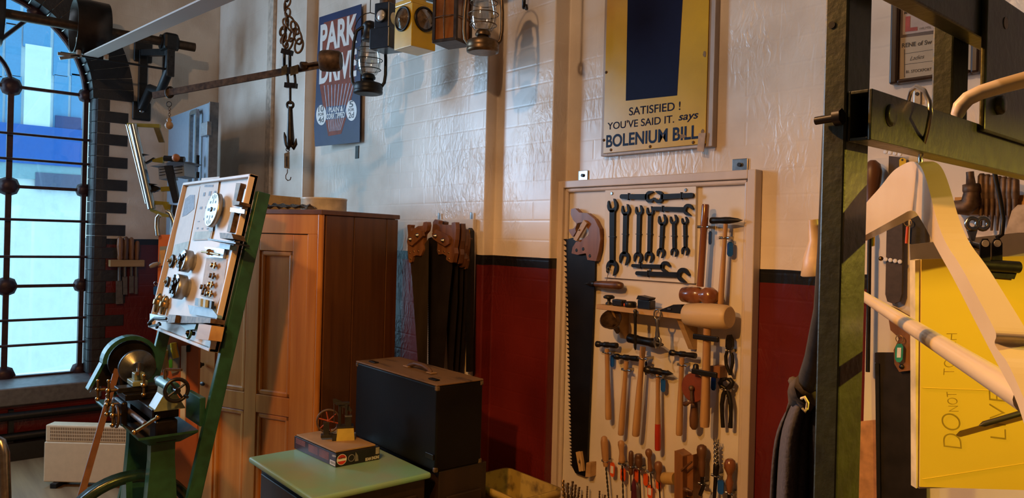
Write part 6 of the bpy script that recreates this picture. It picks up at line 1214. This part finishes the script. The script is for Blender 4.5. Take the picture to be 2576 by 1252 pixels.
t=wthing('yellow_key_tag','yellow key tag above the coat hanger shoulder','key tag',(2270,420)); B().plate([(2262,402),(2266,397),(2274,397),(2279,402),(2277,425),(2262,425)],-.06,.003).obj('body',M_YEL,t); B().lathe(PY(2270,402,-.0605),(0,-1,0),[(.003,0),(.003,.0004)],10).obj('hole',M_BLACK,t)
t=wthing('yellow_strip_tag','small yellow plastic strip behind the hanger arm','tag',(2196,620)); B().plate([(2190,592),(2200,590),(2199,618),(2191,620)],-.05,.004).obj('body',M_YEL,t)
t=wthing('orange_tassel','thin orange cord on a small brass ring','cord',(2281,612)); B().tube([PY(2283,570,-.06),PY(2280,612,-.06)],.004,6).obj('cord',M_ORANGE,t); B().ring(PY(2284,560,-.06),(0,1,0),.010,.0014,14,5).obj('ring',M_BRASS,t); B().lathe(PY(2286,541,-.05),(0,-1,0),[(.006,0),(.006,.003),(.002,.003)],12).obj('chain_bit',M_WHITE,t)
b=B(); b.plate([(2290,540),(2325,545),(2328,618),(2288,614)],-.045,.012); tag(b.obj('black_plate',M_BLACK),'black steel plate behind the hanger apex','plate')
t=wthing('old_panel_saw','wide rusty black saw with wooden handle behind yellow folder','saw',(2250,1252))
L=[(2202+ (0 if i%2 else -2.5),887+i*1.6) for i in range(16)]
B().plate([(2206,886)]+L+[(2203,915),(2207,1300),(2330,1300),(2330,884),(2250,886)],-.04,.004).obj('blade',mat('rusty_black_blade',(.026,.020,.020),.5,.5,var=.4,scale=14,bump=.15),t)
B().plate([(2201,914),(2211,914),(2215,1300),(2206,1300)],-.046,.004).obj('tooth_guard',M_BLACK,t)
h_=[(2234,770),(2252,778),(2290,800),(2310,830),(2312,870),(2300,930),(2262,935),(2250,915),(2248,880),(2262,850),(2240,830),(2235,800)]
B().plate(h_,-.055,.022).obj('handle',M_MIDWOOD,t,bevel=.005); B().lathe(PY(2268,922,-.057),(0,-1,0),[(.007,0),(.006,.002),(0,.0025)],12).obj('screw',M_DKST,t)
t=wthing('teal_key_tag','teal key tag with white slip on handle of the panel saw','key tag',(2262,912)); B().plate([(2252,872),(2258,864),(2268,864),(2272,872),(2270,904),(2264,911),(2256,910),(2251,902)],-.07,.003).obj('body',mat('teal_plastic',(.03,.32,.22),.35,bump=0),t); B().plate([(2257,874),(2267,874),(2266,899),(2256,899)],-.0712,.001).obj('paper_slip',M_WHITE,t); B().ring(PY(2263,852,-.068),(0,1,0),.010,.0012,14,5).obj('ring',M_BRASS,t)
t=wthing('pine_tool_strip','orange pine strip holding dark tools at right border','rack strip',(2480,540)); B().plate([(2402,496),(2640,488),(2640,545),(2398,538)],-.07,.045).obj('strip',wood('orange_strip_pine',(.52,.27,.06),(.42,.2,.04),.45,axis='x'),t,bevel=.002)
t=wthing('pipe_elbow','brown pipe elbow joint fitted in front of pine strip','pipe fitting',(2420,540))
B().turn(PY(2383,522,-.10),PY(2412,520,-.10),[(0,.014),(.6,.014),(.62,.017),(1,.017)],16).obj('socket',M_RUST,t); B().tube([PY(2410,521,-.10),PY(2430,522,-.10),PY(2442,510,-.10),PY(2444,480,-.10)],[.018,.022,.022,.017],16).obj('elbow',M_RUST,t); B().turn(PY(2444,484,-.10),PY(2440,432,-.10),[(0,.018),(.1,.020),(.4,.019),(.42,.011),(.8,.009),(1,.009)],16).obj('upper_socket',M_RUST,t)
for i in range(7):
    u=2470+i*14; b=B(); b.turn(PY(u,436+i*2,-.085),PY(u-1,500,-.085),[(0,.005),(.1,.009),(.8,.010),(1,.008)],10); b.turn(PY(u-1,500,-.085),PY(u-4,580,-.085),[(0,.007),(1,.003)],8)
    tag(b.obj('wood_bit',M_RUST),'dark wood boring bit standing in pine strip, number %s from the left'%['one','two','three','four','five','six','seven'][i],'drill bit','wood boring bits in the pine strip')
b=B(); b.plate([(2524,600),(2545,530),(2560,515),(2640,512),(2640,600)],-.10,.006); tag(b.obj('clear_plastic_guard',mat('frosted_plastic',(.50,.40,.30),.25,bump=0)),'cloudy plastic guard at right border above the folder','guard')
# picture frame with trade cards
yf2=-.03; plc=((0,yf2+.004,0),(0,-1,0))
pf=thing('picture_frame','dark wooden frame of old trade cards above the rack rail','picture frame',tuple(PY(2340,215,0)))
fx0,fx1=PY(2236,150,yf2).x,PY(2462,150,yf2).x; fz0=PY(2236,212,yf2).z; fz1=2.35; fwid=.021
M_FR=wood('near_black_frame',(.045,.022,.012),(.02,.01,.006),.3,coat=.3)
B().box(((fx0+fx1)/2,-.008,(fz0+fz1)/2),(fx1-fx0-.02,.012,fz1-fz0-.02)).obj('mount',mat('dark_mount',(.16,.11,.08),.7),pf)
for (a,c,e_,g) in((fx0,fx0+fwid,fz0,fz1),(fx1-fwid,fx1,fz0,fz1),(fx0+fwid,fx1-fwid,fz0,fz0+fwid*.55),(fx0+fwid,fx1-fwid,fz1-fwid*.55,fz1)): B().box(((a+c)/2,yf2/2,(e_+g)/2),(c-a,-yf2-.001,g-e_)).obj('frame_moulding',M_FR,pf,bevel=.006,seg=3)
def zF(x,y): return (1900+x/2.981,y/2.981)
MCD=mat('aged_card',(.50,.40,.27),.7,var=.12,scale=8,bump=0); yc2=-.0155
def card(px,name,m,y=yc2): return B().plate(px,y,.001).obj(name,m,pf)
card([zF(1090,285),zF(1660,215),zF(1660,540),zF(1085,605)],'trade_card',MCD); card([zF(1110,-80),zF(1660,-120),zF(1660,180),zF(1105,262)],'trade_card',mat('pinkish_card',(.48,.38,.32),.7,var=.1,bump=0))
plc=((0,yc2,0),(0,-1,0))
text('SCHOO',zF(1120,38),zF(1300,18),9,plc,BLK,pf,off=.01); text('M.O.T  APPRO',zF(1118,108),zF(1318,78),7,plc,BLK,pf,off=.005); text('L',zF(1125,232),zF(1215,222),34,plc,mat('card_red',(.45,.07,.05),.6,bump=0),pf,off=.05); text('WILMSL',zF(1228,226),zF(1320,212),6,plc,mat('faint_ink',(.2,.16,.13),.7,bump=0),pf)
text('RENE of Sw',zF(1100,358),zF(1325,328),10.5,plc,BLK,pf,off=.02); text('Ladies',zF(1160,455),zF(1268,438),11,plc,BLK,pf,shear=.5,off=-.01); text('81. STOCKPORT',zF(1130,550),zF(1322,528),7,plc,BLK,pf,off=.012)
for a,c in(((1120,402),(1330,370)),((1120,482),(1330,455))): B().plate([zF(*a),zF(*c),zF(c[0],c[1]+3),zF(a[0],a[1]+3)],yc2-.0004,.0003).obj('ruled_line',BLK,pf)
B().plate([zF(1116,370),zF(1121,370),zF(1121,580),zF(1116,580)],yc2-.0004,.0003).obj('ruled_line',BLK,pf); B().plate([zF(1640,280),zF(1646,280),zF(1646,530),zF(1640,530)],yc2-.0004,.0003).obj('ruled_line',BLK,pf)
p=PY(*zF(1215,720),-.006); B().box((p.x,-.004,p.z),(.02,.004,.05)).obj('hanging_plate',M_STEEL,wb,bevel=.004); B().cyl((p.x,-.009,p.z+.006),(p.x,-.004,p.z+.006),.005).obj('screw',M_BLACK,wb)
# ================================================================ SHADED PENDANT LAMP (just outside the view)
LB=Vector((-1.15,-2.18,2.33)); lp=thing('shaded_lamp','orange glowing bulb under a wide enamel shade hanging from ceiling','lamp',tuple(LB))
B().lathe(LB+Vector((0,0,-.045)),(0,0,1),[(.205,0),(.20,.004),(.10,.085),(.035,.12),(.03,.16),(.026,.16),(.03,.12),(.095,.082),(.198,0),(.205,0)],36,caps=False).obj('shade',mat('green_enamel_shade',(.02,.05,.03),.4),lp)
B().cyl(LB+Vector((0,0,.11)),(LB.x,LB.y,3.75),.004,n=6).obj('cable',M_BLACK,lp)
light('shaded_lamp_light','POINT',tuple(LB),105,(1,.42,.075),.035)
LW=Vector((.30,-1.45,1.815)); lw=thing('shaded_work_lamp','yellow glowing bulb under small enamel shade beside the rack','lamp',tuple(LW))
B().lathe(LW+Vector((0,0,-.028)),(0,0,1),[(.105,0),(.10,.004),(.06,.075),(.025,.10),(.022,.13),(.018,.13),(.02,.10),(.055,.072),(.098,0),(.105,0)],30,caps=False).obj('shade',MATS['green_enamel_shade'],lw)
B().cyl(LW+Vector((0,0,.08)),(LW.x,LW.y,3.75),.004,n=6).obj('cable',M_BLACK,lw)
light('shaded_work_lamp_light','POINT',tuple(LW),38,(1,.66,.075),.006)
